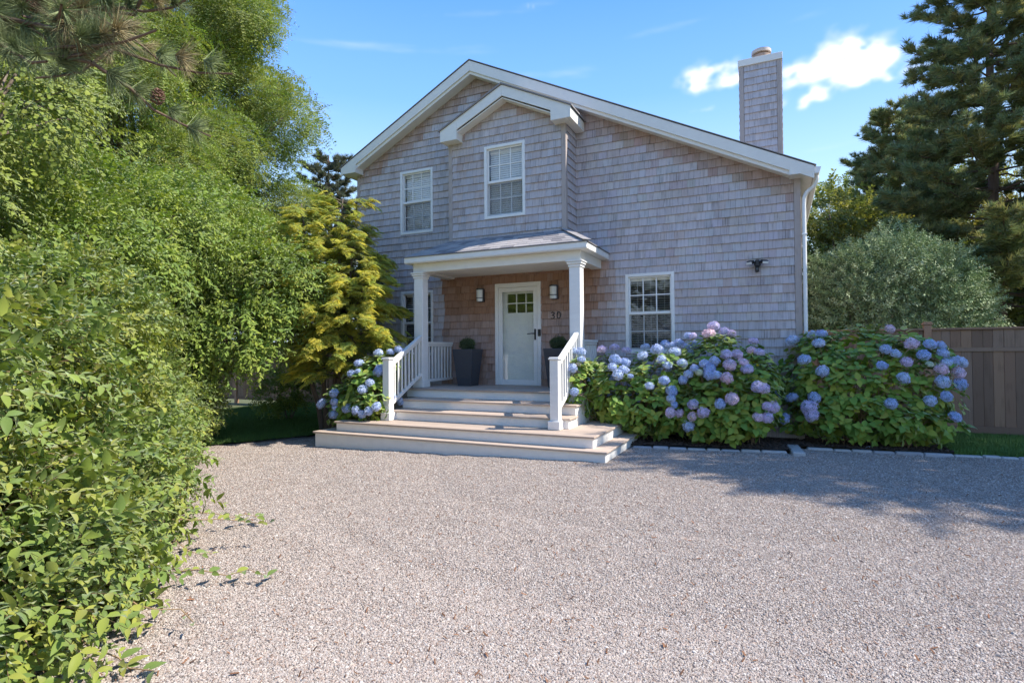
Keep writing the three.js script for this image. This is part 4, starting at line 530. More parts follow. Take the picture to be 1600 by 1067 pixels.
// --- hedge of arching shrubs along the left of the drive
const hedgeFoot = [[-2.75, 9.3], [-3.3, 8.65], [-4.15, 7.9], [-5.35, 7.1], [-6.35, 6.45], [-7.7, 5.2], [-8.95, 3.95]];
{
  const specs = [ // x, z, height, radius, count, label
    [-4.15, 9.75, 1.8, 1.05, 2500, 'bright green shrub with large drooping leaves at the end of the hedge'],
    [-5.0, 8.85, 1.9, 1.12, 2600, 'bright green hedge shrub whose shoots trail onto the gravel'],
    [-6.05, 7.95, 2.3, 1.15, 2000, 'dense green hedge shrub beside the one with shoots trailing on the gravel'],
    [-7.35, 7.2, 2.4, 1.2, 1900, 'dense green hedge shrub in the middle of the row along the drive'],
    [-8.7, 6.1, 2.5, 1.25, 1900, 'yellowish green hedge shrub below the drooping leaved tree'],
    [-11.3, 3.7, 2.4, 1.2, 1100, 'shaded green hedge shrub at the lawn under the drooping leaved tree'],
    [-9.95, 4.8, 2.5, 1.25, 1800, 'green hedge shrub overhanging the corner of the gravel by the lawn'],
  ];
  specs.forEach(([x, z, h, r, n, label], i) => {
    const R = rng(200 + i), lobes = [[x, h * 0.42, z, r, h * 0.44, r]]; const nx = 0.66, nz = -0.75 + 0.0 * i; // towards the drive
    const fx = i === 5 ? [-10.6, 3.2] : hedgeFoot[Math.min(i + 1, 6)];
    lobes.push([x + 0.35, h * 0.75, z - 0.1, r * 0.72, h * 0.3, r * 0.72], [x - 0.3, h * 0.82, z - 0.4, r * 0.7, h * 0.26, r * 0.7], [lerp(x, fx[0], 0.55), h * 0.3, lerp(z, fx[1], 0.55), r * 0.62, h * 0.32, r * 0.62], [lerp(x, fx[0], 0.62) - 0.35, h * 0.24, lerp(z, fx[1], 0.62) - 0.45, r * 0.5, h * 0.25, r * 0.5], [x + 0.5, h * 0.55, z + 0.2, r * 0.6, h * 0.3, r * 0.6]);
    if (i === 0) lobes.push([-3.35, 0.38, 9.2, 0.55, 0.42, 0.45], [-3.75, 0.4, 8.75, 0.5, 0.42, 0.45]);
    const near = i < 2, sc = { depth: 0.34, bump: 0.25, up: 0.2, droop: 0.25, size: near ? [0.62, 1.02] : [0.8, 1.25], minY: 0.03, facing: 0.8 };
    const t = plant({ name: 'hedge_shrub', label, cat: 'shrub', base: [x, gh(x, z) - 0.02, z], lobes, units: near ? privNear : privet, n: near ? 10 : n, pal: P.privet, seed: 210 + i * 3, stems: 4, trunkR: 0.03, twigMat: M.twig, boughs: 7, sc, inner: near ? 350 : 500, group: 'shrubs of the hedge along the drive' });
    if (near) { // the nearest leaves are meshes of their own, the rest of the foliage is one mass
      const pts = scatter(lobes, n, 260 + i, sc), all = []; pts.forEach((q, k) => { const m = new THREE.Matrix4().compose(q.p.clone().addScaledVector(q.dir, -0.12), Q(q.dir, q.face), V(q.s, q.s, q.s)); for (const l of privNear[k % 2].mats) all.push([m.clone().multiply(l), tintOf(P.privet, q.r, R())]); });
      const pos = V(0, 0, 0); all.forEach((e) => { pos.setFromMatrixPosition(e[0]); e.d = pos.distanceTo(CAM); e.v = inFrame(pos.x, pos.y, pos.z, 1); }); const vis = all.filter((e) => e.v).sort((a, b) => a.d - b.d).slice(0, 260), own = new Set(vis), lm = P.privet.map((c) => { const m = leafMat(); m.color = lin(...c); return m; });
      const qq = new THREE.Quaternion(), ss = V(0, 0, 0); for (const e of vis) { e[0].decompose(pos, qq, ss); partAt(t, 'leaf', privBig, lm[Math.floor(R() * lm.length)], pos, qq, ss.x); }
      const rest = all.filter((e) => !own.has(e)); copies(t, 'foliage', bare(privBig), LEAF, rest.map((e) => e[0]), rest.map((e) => e[1]));
      const tw = pts.filter((_, k) => k % 2 === 0).map((q) => put(privNear[0].twig, q.p.clone().addScaledVector(q.dir, -0.12), Q(q.dir, q.face), q.s)); part(t, 'twigs', tw, M.twig, 'stuff');
    }
    if (i === 1) { // long shoots lying out over the gravel
      [[-3.65, 8.65, -2.95, 8.42], [-4.0, 8.25, -3.15, 7.75], [-4.45, 7.85, -3.75, 7.2], [-3.45, 8.95, -2.7, 8.8], [-4.15, 8.0, -3.7, 7.75], [-4.9, 7.5, -4.3, 6.8]].forEach(([ax, az, bx, bz], k) => {
        const A = V(ax, 0.2, az), B = V(bx, [0.05, 0.03, 0.16, 0.04, 0.1, 0.03][k], bz), pts = bend(A, B, [0.02, -0.02, 0.06, 0, 0.05, -0.01][k], 7, R, 0.07), sh = part(t, 'shoot', tube(pts, 0.006, 0.003, 5), M.twig), lms = [0, 1, 2].map((q) => { const m = leafMat(); m.color = lin(...P.privet[(k + q) % 6]); return m; }), dd = B.clone().sub(A).normalize();
        for (let j = 1; j <= 15; j++) for (const s of [-1, 1]) { if (R() < 0.25) continue; const u = clamp((j + R() - 0.5) / 15), i = Math.min(6, Math.floor(u * 7)), q = pts[i].clone().lerp(pts[i + 1], u * 7 - i), side = V(-dd.z * s * (0.5 + 0.6 * R()), 0.05 + 0.55 * R(), dd.x * s * (0.5 + 0.6 * R())).addScaledVector(dd, 0.5); q.y = Math.max(q.y, 0.03); partAt(sh, 'leaf', privBig, lms[Math.floor(R() * 3)], q, Q(side, V(0.3 + (R() - 0.5) * 0.9, 0.8, 0.5 + (R() - 0.5) * 0.9)), 0.65 + 0.5 * R()); }
      });
    }
  });
}
// --- taller growth behind the hedge
plant({ name: 'drooping_tree', label: 'small tree with long drooping glossy leaves between hedge and golden cypress', cat: 'tree', base: [-10.3, -0.15, 3.2], lobes: [[-10.2, 2.6, 3.2, 1.9, 1.3, 1.7], [-9.3, 3.0, 3.0, 1.35, 1.05, 1.25], [-8.55, 2.75, 2.9, 0.95, 0.8, 0.95], [-10.0, 3.9, 3.6, 1.3, 0.9, 1.3], [-9.0, 1.9, 3.55, 1.1, 0.75, 1.0], [-11, 3.2, 4.0, 1.4, 1.2, 1.3], [-9.6, 2.0, 4.3, 1.2, 0.9, 1.0]], units: cherry, n: 5200, pal: P.cherry, seed: 301, trunkR: 0.07, stems: 2, sc: { depth: 0.35, up: 0.2, droop: 0.35, facing: 0.7, bump: 0.4 }, inner: 900 });
plant({ name: 'leafy_tree', label: 'broad bushy tree with long leaves rising behind the middle of the hedge', cat: 'tree', base: [-9.6, -0.15, 6.2], lobes: [[-9.0, 2.9, 6.2, 1.5, 1.2, 1.4], [-8.2, 2.7, 6.7, 1.1, 0.9, 1.1], [-9.6, 3.6, 5.4, 1.4, 1.0, 1.3], [-10.2, 3.1, 6.6, 1.4, 1.2, 1.3], [-9.0, 3.4, 4.9, 1.1, 0.8, 1.0]], units: cherry, n: 4200, pal: P.cherry, seed: 311, trunkR: 0.07, stems: 2, sc: { depth: 0.35, up: 0.25, droop: 0.25, facing: 0.7, bump: 0.4 }, inner: 800 });
plant({ name: 'vine_covered_tree', label: 'small leaved vine covered tree rising behind the near end of the hedge', cat: 'tree', base: [-8.6, -0.15, 8.4], lobes: [[-7.6, 3.1, 8.2, 1.2, 1.2, 1.1], [-7.4, 4.2, 7.4, 0.95, 0.95, 0.95], [-8.2, 4.9, 7.0, 1.0, 0.9, 1.0], [-8.9, 4.3, 7.7, 1.4, 1.2, 1.2], [-6.9, 2.6, 8.7, 0.8, 0.7, 0.8], [-8.8, 3.0, 8.6, 1.5, 1.4, 1.2], [-7.3, 4.6, 8.9, 1.1, 1.0, 1.0], [-8.4, 6.2, 8.3, 1.4, 1.1, 1.3]], units: vine, n: 5200, pal: P.vine, seed: 321, trunkR: 0.09, sc: { depth: 0.35, up: 0.1, droop: 0.35, facing: 0.6, bump: 0.35 }, inner: 900 });
{
  const lb = [], R = rng(331); for (let k = 0; k < 34; k++) { const t = k / 33, y = 3.2 + 8.8 * t, w = 3.5 * Math.sqrt(Math.sin(Math.PI * clamp(0.18 + 0.72 * t))), a = k * 2.4, rr = w * (0.35 + 0.65 * Math.sqrt(R())); lb.push([-14.9 + Math.cos(a) * rr, y, 1.5 + Math.sin(a) * rr, 1.0 + 0.5 * R(), 0.75 + 0.35 * R(), 1.0 + 0.5 * R()]); }
  plant({ name: 'locust_tree', label: 'tall light green tree with feathery leaves towering over the hedge', cat: 'tree', base: [-14.9, -0.2, 1.5], lobes: lb, units: locust, n: 12000, pal: P.locust, seed: 333, trunkR: 0.17, fork: 0.6, boughs: 4, sc: { depth: 0.5, up: 0.25, facing: 0.5, bump: 0.35, size: [0.8, 1.3] } });
  const lb2 = []; for (let k = 0; k < 16; k++) { const t = k / 15, y = 2.6 + 7 * t, a = k * 2.4, rr = 2.0 * Math.sqrt(R()); lb2.push([-14.2 + Math.cos(a) * rr, y, 5.2 + Math.sin(a) * rr, 0.95 + 0.4 * R(), 0.8, 0.95 + 0.4 * R()]); }
  plant({ name: 'dark_leafed_tree', label: 'dark green broadleaf tree with sky showing through behind the vine covered tree', cat: 'tree', base: [-14.2, -0.2, 5.2], lobes: lb2, units: broad, n: 2300, pal: P.far, seed: 341, trunkR: 0.12, fork: 0.5, boughs: 4, sc: { depth: 0.6, up: 0.2, bump: 0.35, size: [0.7, 1.1] } });
}
plant({ name: 'low_shrub', label: 'small pale green shrub on the lawn in front of the far fence', cat: 'shrub', base: [-10.9, -0.15, 0.3], lobes: [[-10.7, 0.75, 0.35, 0.55, 0.6, 0.5], [-10.35, 1.05, 0.3, 0.4, 0.35, 0.4], [-11.1, 0.55, 0.5, 0.5, 0.5, 0.5]], units: privet, n: 420, pal: P.privet, seed: 351, trunkR: 0.02, stems: 3, sc: { minY: -0.05, depth: 0.5 } });
{ // golden cypress beside the porch: several leaders, arching boughs hung with flat sprays, gold outside and green within
  const R = rng(361), B = V(-8.2, -0.15, 1.75), t = thing('golden_cypress', 'golden yellow cypress with drooping fan sprays beside the porch', 'tree', [B.x, B.y, B.z]), wood = [], gold = [], green = [];
  for (const [x, z, h, reach, nb, y0] of [[-8.15, 1.45, 4.75, 1.15, 62, 0.9], [-8.8, 1.95, 4.6, 1.25, 58, 1.5], [-7.6, 1.7, 3.9, 1.2, 58, 0.8], [-9.5, 2.1, 3.9, 1.0, 34, 1.9], [-7.35, 1.75, 2.9, 0.9, 34, 1.1]]) {
    const T = V(x, h, z); wood.push(tube(bend(V(B.x + (x - B.x) * 0.15, -0.25, B.z), T, 0.25, 8, R, 0.08), 0.06, 0.012, 7));
    for (let k = 0; k < nb; k++) {
      const u0 = (k + R()) / nb, hh = lerp(y0, h - 0.05, u0), cx = lerp(lerp(B.x, x, 0.35 + 0.65 * u0), x, 0.5), cz = lerp(B.z, z, 0.5 + 0.5 * u0), a = k * 2.399 + R(), len = (0.22 + reach * Math.pow(1 - u0 * 0.92, 0.6)) * (0.55 + 0.65 * R()), A = V(cx, hh, cz), E = V(cx + Math.cos(a) * len, hh + len * (0.1 + 0.5 * R()) - 0.12, cz + Math.sin(a) * len), pts = bend(A, E, 0.14 * len, 6, R, 0.05); wood.push(tube(pts, 0.011, 0.003, 4));
      const m = Math.ceil(len * 36); for (let j = 0; j < m; j++) { const u = 0.2 + 0.8 * Math.sqrt((j + R()) / m), i = Math.min(5, Math.floor(u * 6)), p = pts[i].clone().lerp(pts[i + 1], Math.min(1, u * 6 - i)).add(V((R() - 0.5) * 0.16, (R() - 0.5) * 0.18, (R() - 0.5) * 0.16)), b = a + (R() - 0.5) * 2.4, out = V(Math.cos(b), 0.35 - 0.75 * R(), Math.sin(b)), o = { p, dir: out, face: V(out.x * 0.5 + (R() - 0.5) * 0.6, 0.9, out.z * 0.5 + (R() - 0.5) * 0.6), s: 0.38 + 0.5 * R(), r: R(), c: R() }; (u > 0.36 + 0.3 * R() ? gold : green).push(o); }
    }
  }
  part(t, 'trunk', wood, M.bark); foliage(t, 'golden_foliage', fans, gold, P.gold, LEAF); foliage(t, 'green_foliage', fans, green, P.cypress, LEAF);
}
// --- pines
function pine({ label, base, h, seed, tiers, tip = 0.6, reach, from, tufts = tuftFar, pal = P.pine, per = 5, sweep = 0.15, tr = 0.13, lean = [0, 0], fall = 1.2, s = [0.8, 1.3], group }) {
  const R = rng(seed), t = thing('pine_tree', label, 'tree', base, group), B = V(...base), T = V(base[0] + lean[0], base[1] + h, base[2] + lean[1]), trunk = bend(B.clone().add(V(0, -0.1, 0)), T, 0, 10, R, tr * 0.7), wood = [], pts = [];
  for (let k = 0; k < tiers; k++) for (let j = 0; j < per; j++) {
    const u = from + (1 - from) * (k + 0.6 * R()) / tiers, a = (k * 0.9 + j / per * 6.283) + (R() - 0.5) * 0.7, c = B.clone().lerp(T, u), L = lerp(reach, tip, Math.pow((u - from) / (1 - from), fall)) * (0.6 + 0.6 * R()), E = c.clone().add(V(Math.cos(a) * L, L * (sweep + 0.25 * (u - 0.4) + (R() - 0.5) * 0.2), Math.sin(a) * L)), lim = bend(c, E, -0.07 * L, 6, R, 0.1); wood.push(tube(lim, 0.02 + 0.02 * L / reach, 0.008, 5));
    const m = Math.ceil(L * 6.5); for (let q = 0; q < m; q++) { const v = 0.3 + 0.7 * (q + R()) / m, i = Math.min(5, Math.floor(v * 6)), p = lim[i].clone().lerp(lim[i + 1], v * 6 - i), sa = a + (R() < 0.5 ? -1 : 1) * (0.5 + 0.7 * R()), sl = (0.25 + 0.55 * R()) * (1.25 - v * 0.6), e = p.clone().add(V(Math.cos(sa) * sl, 0.12 + 0.18 * R(), Math.sin(sa) * sl)); wood.push(tube([p, e], 0.007, 0.004, 3)); const nt = 4 + Math.ceil(sl * 9); for (let z = 0; z < nt; z++) { const w = (z + 1) / nt; pts.push({ p: p.clone().lerp(e, 0.35 + 0.65 * w).add(V((R() - 0.5) * 0.1, (R() - 0.5) * 0.06, (R() - 0.5) * 0.1)), dir: V(Math.cos(sa) + (R() - 0.5) * 1.1, 0.5 + 0.5 * R(), Math.sin(sa) + (R() - 0.5) * 1.1), face: V(0, 1, 0.2), s: lerp(s[0], s[1], R()), r: R(), c: R() }); } }
  }
  part(t, 'trunk', tube(trunk, tr, tr * 0.18, 10), M.pineBark); part(t, 'branches', wood, M.pineBark, 'stuff'); foliage(t, 'needles', tufts.map((geo) => ({ geo })), pts, pal, LEAF); return t;
}
pine({ label: 'large dark pine behind the fence with wide layered boughs', base: [5.1, -0.2, -7.6], h: 13.5, seed: 401, tiers: 26, per: 6, reach: 3.9, from: 0.2, fall: 0.7, tr: 0.17, s: [1, 1.7] });
pine({ label: 'pine with thinner crown standing between the house and the large dark pine', base: [3.9, -0.2, -12.5], h: 9.9, seed: 402, tiers: 18, per: 7, reach: 3.4, from: 0.25, tr: 0.14, s: [1, 1.5] });
pine({ label: 'pine far behind the left gable end of the house', base: [-18.2, -0.2, -8.8], h: 10.6, seed: 403, tiers: 14, per: 5, reach: 2.3, from: 0.35, tr: 0.15, s: [1.1, 1.7], pal: [[0.1, 0.12, 0.05], [0.08, 0.1, 0.045], [0.14, 0.14, 0.06]] });
pine({ label: 'dark pine at the right end of the view beside the fence', base: [9.2, -0.2, -9.5], h: 11.5, seed: 404, tiers: 16, per: 6, reach: 3.1, from: 0.16, tr: 0.15, s: [0.9, 1.5] });
{ // the pine whose low bough hangs over the hedge into the top of the view
  const R = rng(411), t = thing('overhanging_pine', 'pine bough with long needles and brown cones hanging over the hedge', 'tree', [-5.6, -0.15, 10.9]), wood = [tube(bend(V(-5.6, -0.25, 10.9), V(-5.4, 8.5, 11.1), 0, 8, R, 0.06), 0.17, 0.06, 10)], pts = [], cones = [];
  const limbs = [[V(-5.5, 3.75, 10.9), V(-2.95, 3.28, 8.75), -0.1], [V(-5.5, 3.6, 10.9), V(-2.9, 3.06, 8.85), -0.06], [V(-5.5, 3.5, 10.9), V(-2.75, 2.85, 9.05), 0.0], [V(-5.45, 3.95, 10.9), V(-3.0, 3.35, 8.95), 0.06]];
  limbs.forEach(([A, E, sag], li) => { const l = bend(A, E, sag, 10, R, 0.09); wood.push(tube(l, 0.035, 0.008, 7)); const d0 = E.clone().sub(A).normalize(); for (let q = 0; q < 21; q++) { const v = 0.22 + 0.78 * q / 20, i = Math.min(9, Math.floor(v * 10)), p = l[i].clone().lerp(l[i + 1], v * 10 - i), e = p.clone().addScaledVector(d0, 0.18 + 0.2 * R()).add(V((R() - 0.5) * 0.75, (R() - 0.45) * 0.5, (R() - 0.5) * 0.75)); wood.push(tube(bend(p, e, -0.03, 4, R, 0.03), 0.009, 0.005, 5)); for (const w of [0.4, 0.62, 0.82, 1]) pts.push({ p: p.clone().lerp(e, w), dir: e.clone().sub(p).normalize().add(V((R() - 0.5) * 0.5, (R() - 0.5) * 0.4, (R() - 0.5) * 0.5)), face: V(0, 1, 0), s: 0.85 + 0.45 * R(), r: R(), c: R() }); if (R() < 0.2) cones.push(p.clone().lerp(e, 0.5).add(V(0, -0.01, 0))); } });
  part(t, 'trunk', wood, M.pineBark); foliage(t, 'needles', tuftNear.map((geo) => ({ geo })), pts, [[0.2, 0.24, 0.1], [0.17, 0.21, 0.09], [0.27, 0.22, 0.11], [0.15, 0.2, 0.09]], LEAF_MATT);
  const cg = (() => { const l = []; for (let i = 0; i < 34; i++) { const y = i / 33, a = i * 2.4, r = 0.024 * Math.sin(Math.PI * (0.15 + 0.8 * y)), g = cbox(-0.007, 0.007, -0.002, 0.002, 0, 0.014, 0.001); g.rotateX(-0.5); g.rotateY(a); g.translate(Math.sin(a) * r * 0.7, y * 0.06, Math.cos(a) * r * 0.7); l.push(g); } return merge(l); })(), cm = std([0.16, 0.085, 0.055], 0.9);
  for (const c of cones) partAt(t, 'pine_cone', cg, cm, c, new THREE.Quaternion().setFromEuler(new THREE.Euler(R() * 2, R() * 6, R() * 2)), 1.1);
}
// --- trees right of the house and beyond the fence
plant({ name: 'silver_shrub', label: 'large round silvery green shrub above the fence beside the house corner', cat: 'shrub', base: [2.35, -0.1, -4.6], lobes: [[2.3, 2.3, -4.6, 1.55, 1.5, 1.3], [1.55, 2.0, -4.3, 1.1, 1.3, 1.0], [3.15, 2.1, -4.4, 1.05, 1.2, 1.0], [2.3, 3.35, -4.7, 1.05, 0.85, 0.95], [3.0, 3.0, -4.5, 0.9, 0.8, 0.9], [1.5, 3.0, -4.6, 0.85, 0.8, 0.85], [2.5, 1.3, -3.7, 1.2, 0.9, 0.7]], units: olive, n: 5200, pal: P.olive, seed: 501, trunkR: 0.06, stems: 3, sc: { depth: 0.35, bump: 0.3, facing: 0.7 }, inner: 900, mat: LEAF_MATT });
const farTree = (label, x, z, h, r, n, seed, pal, y0 = 0.25, name = 'broadleaf_tree') => { const R = rng(seed), lb = []; const m = 15; for (let k = 0; k < m; k++) { const t = k / (m - 1), y = h * (y0 + (0.92 - y0) * t), w = r * Math.sqrt(Math.sin(Math.PI * clamp(0.2 + 0.7 * t))), a = k * 2.4, rr = w * (0.3 + 0.55 * R()); lb.push([x + Math.cos(a) * rr, y, z + Math.sin(a) * rr, r * (0.38 + 0.14 * R()), r * 0.36, r * (0.38 + 0.14 * R())]); } return plant({ name, label, cat: 'tree', base: [x, -0.2, z], lobes: lb, units: broad, n, pal, seed: seed + 1, trunkR: 0.13, fork: 0.45, boughs: 4, sc: { depth: 0.5, bump: 0.35, size: [0.9, 1.5] } }); };
farTree('sunlit yellow green tree just past the right eave of the house', 1.9, -9.6, 6.2, 1.8, 2600, 511, [[0.26, 0.28, 0.04], [0.33, 0.32, 0.045], [0.18, 0.22, 0.035]], 0.1);
farTree('olive green tree behind the silvery shrub', 5.2, -15.5, 8.6, 2.9, 2600, 521, P.far, 0.1);
farTree('yellowish tree under the boughs of the large dark pine', 7.6, -13.5, 7.2, 2.9, 2600, 531, [[0.3, 0.28, 0.05], [0.22, 0.24, 0.04], [0.36, 0.32, 0.06]], 0.08);
farTree('dark green tree closing the view behind the fence at the right', 6.3, -9.6, 4.6, 2.0, 2000, 541, P.far, 0.08);
farTree('green tree far behind the house beyond the silvery shrub', 3.6, -19.5, 8.8, 3.0, 2200, 551, P.far, 0.1);
// trees out of view at the right whose crowns shade the bed and the gravel
farTree('tall tree outside the view beyond the right end of the drive, nearer the fence', 7.0, -0.75, 9.6, 2.4, 2000, 561, P.far, 0.5);
farTree('tall tree outside the view beyond the right end of the drive, nearer the road', 10.0, 0.0, 9.8, 2.5, 1800, 571, P.far, 0.5);
// trees behind the camera and across the drive that close the garden; the door glass mirrors them
farTree('leafy tree across the drive facing the porch, beside the road', -9.5, 17.5, 8, 3.4, 1100, 581, P.locust, 0.1);
farTree('leafy tree across the drive facing the front door', -3.5, 21, 8.5, 3.6, 1100, 591, P.locust, 0.1);
farTree('leafy tree across the drive opposite the right corner of the house', 4, 22, 8, 3.4, 1000, 601, P.locust, 0.1);
// --- boxwoods in the planters
for (const [x, l] of [[-5.76, 'round clipped boxwood in the planter by the side railing'], [-3.76, 'round clipped boxwood in the planter by the right column']]) plant({ name: 'boxwood', label: l, cat: 'shrub', base: [x, FL + 0.68, 0.42], lobes: [[x, FL + 0.86, 0.42, 0.21, 0.17, 0.21], [x + 0.06, FL + 0.92, 0.45, 0.14, 0.12, 0.14], [x - 0.08, FL + 0.9, 0.4, 0.14, 0.12, 0.14]], units: boxwood, n: 1100, pal: [[0.07, 0.12, 0.03], [0.055, 0.1, 0.028], [0.1, 0.15, 0.035]], seed: 611, trunkR: 0.012, boughs: 4, sc: { depth: 0.35, bump: 0.12 } });
// ---------------------------------------------------------------- hydrangeas
const petal = (seed, r) => { // a mophead: a stem-green core, darkened to paint in the shade between florets, closely set with four-petalled florets of slightly different tone
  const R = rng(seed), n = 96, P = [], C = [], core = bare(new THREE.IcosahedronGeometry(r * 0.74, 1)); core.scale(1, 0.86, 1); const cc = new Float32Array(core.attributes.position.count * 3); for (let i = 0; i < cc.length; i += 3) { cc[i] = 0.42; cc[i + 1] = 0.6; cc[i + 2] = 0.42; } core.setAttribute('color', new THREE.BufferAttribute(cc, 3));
  for (let i = 0; i < n; i++) {
    const y = 1 - 1.75 * (i + 0.5) / n, s = Math.sqrt(1 - y * y), a = i * 2.399, d = V(Math.cos(a) * s, y, Math.sin(a) * s), c = d.clone().multiplyScalar(r * (0.84 + 0.26 * R())); c.y *= 0.86; d.add(V((R() - 0.5) * 0.9, (R() - 0.5) * 0.9, (R() - 0.5) * 0.9)).normalize();
    const x = V(0, 0, 0).crossVectors(d, Math.abs(d.y) > 0.9 ? V(1, 0, 0) : V(0, 1, 0)).normalize(), z = d.clone().cross(x), w = r * (0.19 + 0.07 * R()), a0 = R() * 1.6, k0 = 0.8 + 0.4 * R(), pale = R() * R() * 0.25, col = [k0 * (1 - 0.1 * R()) + pale, k0 + pale, k0 + pale * 0.4];
    for (let k = 0; k < 4; k++) { const f = a0 + k * Math.PI / 2, e = (g, m, h) => c.clone().addScaledVector(x, Math.cos(g) * m).addScaledVector(z, Math.sin(g) * m).addScaledVector(d, h), A = e(f, 0.08 * w, 0), B = e(f - 0.5, w * 0.8, w * 0.2), D0 = e(f, w * 1.15, w * 0.05), D = e(f + 0.5, w * 0.8, w * 0.2); for (const q of [A, B, D0, A, D0, D]) { P.push(q.x, q.y, q.z); C.push(...col); } }
  }
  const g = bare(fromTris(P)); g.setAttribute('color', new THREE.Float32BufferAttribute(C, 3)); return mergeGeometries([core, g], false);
};
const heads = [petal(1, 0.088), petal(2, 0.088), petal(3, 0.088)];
const petalMat = (c) => new THREE.MeshPhysicalMaterial({ color: lin(...c), roughness: 0.9, transmission: 0.2, thickness: 0, side: THREE.DoubleSide, vertexColors: true });
const HC = { b: [[0.52, 0.57, 0.85], [0.6, 0.64, 0.88], [0.45, 0.52, 0.83]], l: [[0.76, 0.58, 0.82], [0.7, 0.58, 0.83], [0.84, 0.62, 0.8]], p: [[0.88, 0.6, 0.74], [0.88, 0.6, 0.7]], w: [[0.68, 0.7, 0.58]] };
for (const k in HC) HC[k] = HC[k].map(petalMat);
const hydLeaf = leafG(0.13, 0.092, { fold: 0.22, curl: 0.3, n: 4, wave: 0.12, shape: 0.4 });
const rayOf = (u, v) => V(u / 800 - 1, 1 - v / 533.5, 0.5).unproject(camera).sub(CAM).normalize();
function hydrangea(label, base, lobes, n, spots, seed) {
  const t = thing('hydrangea', label, 'shrub', base, 'hydrangeas by the porch'), R = rng(seed), B = V(...base), stems = [], lm = P.hyd.map((c) => { const m = leafMat({ coat: 0.25 }); m.color = lin(...c); return m; });
  const hit = (d) => { let best = null; for (const l of lobes) { const o = V((CAM.x - l[0]) / l[3], (CAM.y - l[1]) / l[4], (CAM.z - l[2]) / l[5]), e = V(d.x / l[3], d.y / l[4], d.z / l[5]), a = e.dot(e), b = o.dot(e), c = o.dot(o) - 1, D = b * b - a * c; const s = D > 0 ? (-b - Math.sqrt(D)) / a : -b / a; if (D > 0 ? !best || best.D <= 0 || s < best.s : !best || (best.D <= 0 && c + 1 - b * b / a < best.miss)) best = { s, D, miss: c + 1 - b * b / a, l }; } return best; };
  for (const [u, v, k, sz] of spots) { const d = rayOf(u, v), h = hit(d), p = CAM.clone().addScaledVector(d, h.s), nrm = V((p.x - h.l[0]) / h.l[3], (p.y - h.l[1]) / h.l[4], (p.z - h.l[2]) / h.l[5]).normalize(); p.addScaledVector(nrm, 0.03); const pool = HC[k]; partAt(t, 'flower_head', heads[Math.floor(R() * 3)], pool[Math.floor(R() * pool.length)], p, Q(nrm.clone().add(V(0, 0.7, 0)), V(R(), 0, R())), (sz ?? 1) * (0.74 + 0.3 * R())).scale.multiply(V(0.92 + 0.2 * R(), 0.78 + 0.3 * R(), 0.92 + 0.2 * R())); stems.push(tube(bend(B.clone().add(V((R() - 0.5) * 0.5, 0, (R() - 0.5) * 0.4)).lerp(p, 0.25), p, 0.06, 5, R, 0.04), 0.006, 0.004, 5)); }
  for (let k = 0; k < 46; k++) { const l = lobes[Math.floor(R() * lobes.length)], e = V(l[0] + (R() - 0.5) * l[3] * 1.2, l[1] + l[4] * (R() * 0.9 - 0.2), l[2] + (R() - 0.5) * l[5] * 1.2); stems.push(tube(bend(V(lerp(B.x, l[0], 0.75) + (R() - 0.5) * 0.4, -0.02, lerp(B.z, l[2], 0.5) + (R() - 0.5) * 0.3), e, 0.05, 5, R, 0.04), 0.008, 0.004, 5)); }
  part(t, 'stems', stems, M.twig, 'stuff');
  const all = []; for (const q of scatter(lobes, n, seed + 3, { depth: 0.4, bump: 0.2, up: 0.5, minY: 0.12, facing: 0.6 })) { const ax = q.dir.clone().add(V(0, 0.3, 0)).normalize(), x = V(0, 0, 0).crossVectors(ax, V(0.3, 0.2, 1)).normalize(), z = ax.clone().cross(x), a0 = R() * 6.3; for (let j = 0; j < 5; j++) { const a = a0 + j * 1.57 + (j > 3 ? 0.8 : 0), dd = x.clone().multiplyScalar(Math.cos(a)).addScaledVector(z, Math.sin(a)).addScaledVector(ax, 0.25 + 0.3 * R()), s = (0.65 + 0.5 * R()) * (j > 3 ? 0.6 : 1); all.push({ m: new THREE.Matrix4().compose(q.p.clone().addScaledVector(ax, -0.05 * (j % 2)), Q(dd, ax), V(s, s, s)), p: q.p, c: tintOf(P.hyd, R(), R()) }); } }
  const vis = all.filter((e) => e.p.z > base[2] - 0.1).sort((a, b) => a.p.distanceTo(CAM) - b.p.distanceTo(CAM)).slice(0, 280), own = new Set(vis), pos = V(0, 0, 0), qq = new THREE.Quaternion(), ss = V(0, 0, 0);
  for (const e of vis) { e.m.decompose(pos, qq, ss); partAt(t, 'leaf', hydLeaf, lm[Math.floor(R() * lm.length)], pos, qq, ss.x); }
  const rest = all.filter((e) => !own.has(e)); copies(t, 'foliage', bare(hydLeaf), leafMat({ coat: 0.25 }), rest.map((e) => e.m), rest.map((e) => e.c));
}
const spots = (ox, oy, sc, str) => str.trim().split(/\s+/).map((w) => { const m = w.match(/^(\d+),(\d+)([blpw])?(s|g)?$/); return [ox + m[1] / sc, oy + m[2] / sc, m[3] ?? 'b', m[4] === 's' ? 0.65 : m[4] === 'g' ? 1.2 : 1]; });
const bed1 = spots(860, 400, 10 / 3, '90,525 125,505 157,510 160,545 85,575 118,590 80,625 62,700 68,748 127,705 270,495l 335,485l 395,500l 335,548 385,560 322,583 380,600 350,620 415,630bs 497,480 485,525bg 555,495 597,470 580,545 608,573 630,475 648,507 668,460 682,563 715,425 745,470 710,480 722,510 592,650 517,683 630,702 625,745 640,775bs 622,812l');
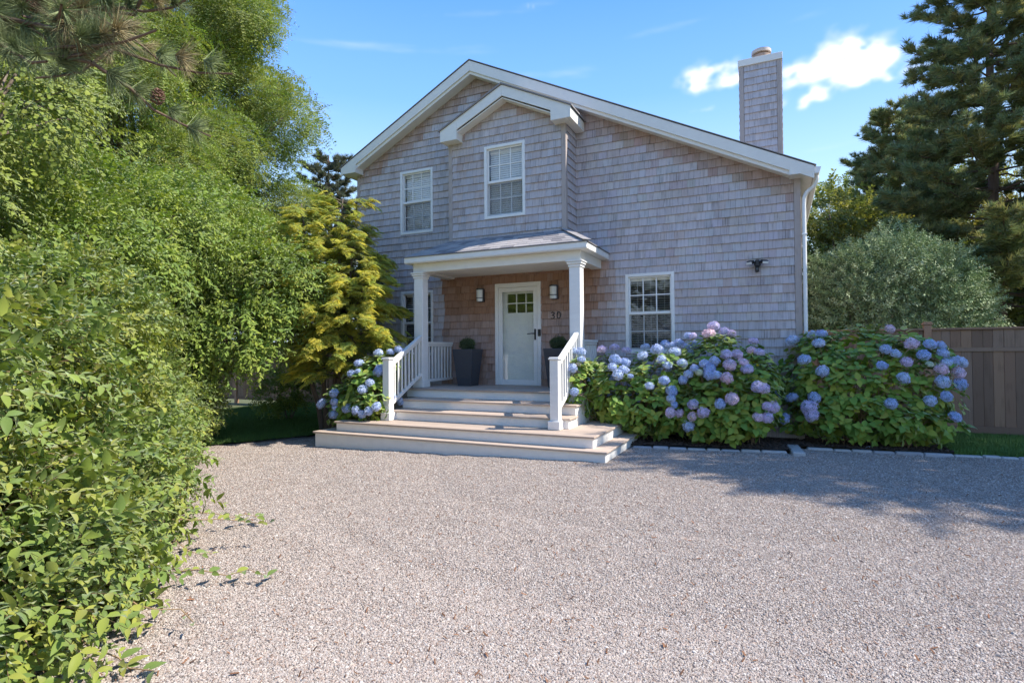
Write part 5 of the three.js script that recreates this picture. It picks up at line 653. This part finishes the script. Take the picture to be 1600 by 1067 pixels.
const bed2 = spots(860, 400, 10 / 3, '745,425l 850,375l 825,413pg 905,405l 940,412l 1058,453l 780,610ws 725,618 755,590 805,565 855,553 832,590 865,622 830,620 698,648 680,820l 748,770l 800,815l 745,835p 725,880 885,768b 943,742l 918,638pg 915,522l 970,520l 932,573l 1000,560l 1025,593l 1085,510l 1080,682l 1105,690l 1125,780l 1155,783l 1075,838l 1122,840l 1045,500p');
const bed3 = [...spots(1180, 330, 8 / 3, '160,545 240,522 275,518 265,555 208,620 280,667 160,780bs 248,773 230,820lg 240,850l 130,862 465,992 650,558l 540,580 580,598 625,632l 700,603 725,560 765,565 775,595 722,640ws 770,660p 790,635 815,630 845,630 838,675l 612,695g 725,787g 775,710 790,768 562,805 825,857 555,497l 845,720 525,645'), ...spots(860, 400, 10 / 3, '1180,725 1195,755 1228,847 1265,742')];
const bed4 = [...spots(480, 560, 20 / 3, '545,60 535,140bs 470,165 765,115 740,145 655,255 585,320 295,365 295,450 295,505bs 170,470 280,575 420,515 520,535 580,570 645,540 720,500 730,640 865,385 950,440 855,620ws'), ...spots(460, 360, 2.884, '380,558 430,555 467,543')];
hydrangea('blue hydrangea right beside the porch steps, lower than its neighbours', [-2.35, 0.03, 0.75], [[-2.45, 0.75, 0.95, 0.75, 0.66, 0.7], [-1.75, 0.85, 0.8, 0.75, 0.72, 0.7], [-2.6, 1.05, 1.1, 0.5, 0.4, 0.5], [-1.9, 0.62, 1.15, 0.7, 0.5, 0.5], [-3.0, 0.95, 1.45, 0.28, 0.5, 0.35]], 640, bed1, 701);
hydrangea('hydrangea with pink and lavender heads in the middle of the bed', [-0.75, 0.03, 0.7], [[-0.85, 0.85, 0.85, 0.8, 0.75, 0.7], [-0.95, 1.3, 0.75, 0.55, 0.5, 0.5], [-0.38, 0.85, 0.88, 0.5, 0.68, 0.55], [-0.8, 0.5, 1.1, 0.85, 0.45, 0.45], [-0.35, 1.15, 0.8, 0.38, 0.42, 0.4]], 700, bed2, 711);
hydrangea('large blue hydrangea at the end of the bed in front of the fence', [1.15, 0.03, 0.15], [[1.1, 0.95, 0.1, 1.0, 0.88, 0.75], [0.64, 1.08, 0.18, 0.62, 0.72, 0.6], [1.8, 0.98, 0.0, 0.72, 0.82, 0.65], [1.05, 0.5, 0.4, 1.1, 0.45, 0.5], [1.15, 1.5, 0.0, 0.65, 0.42, 0.5], [1.9, 0.45, 0.25, 0.6, 0.4, 0.4]], 900, bed3, 721);
hydrangea('small blue hydrangea growing against the left newel post of the steps', [-6.85, -0.05, 2.1], [[-6.85, 0.85, 2.2, 0.5, 0.6, 0.45], [-7.1, 0.65, 2.35, 0.42, 0.42, 0.35], [-6.65, 1.2, 2.1, 0.33, 0.32, 0.33], [-6.6, 0.6, 2.5, 0.4, 0.28, 0.25], [-7.35, 0.55, 2.4, 0.3, 0.4, 0.3]], 330, bed4, 731);
renderer.render(scene, camera);
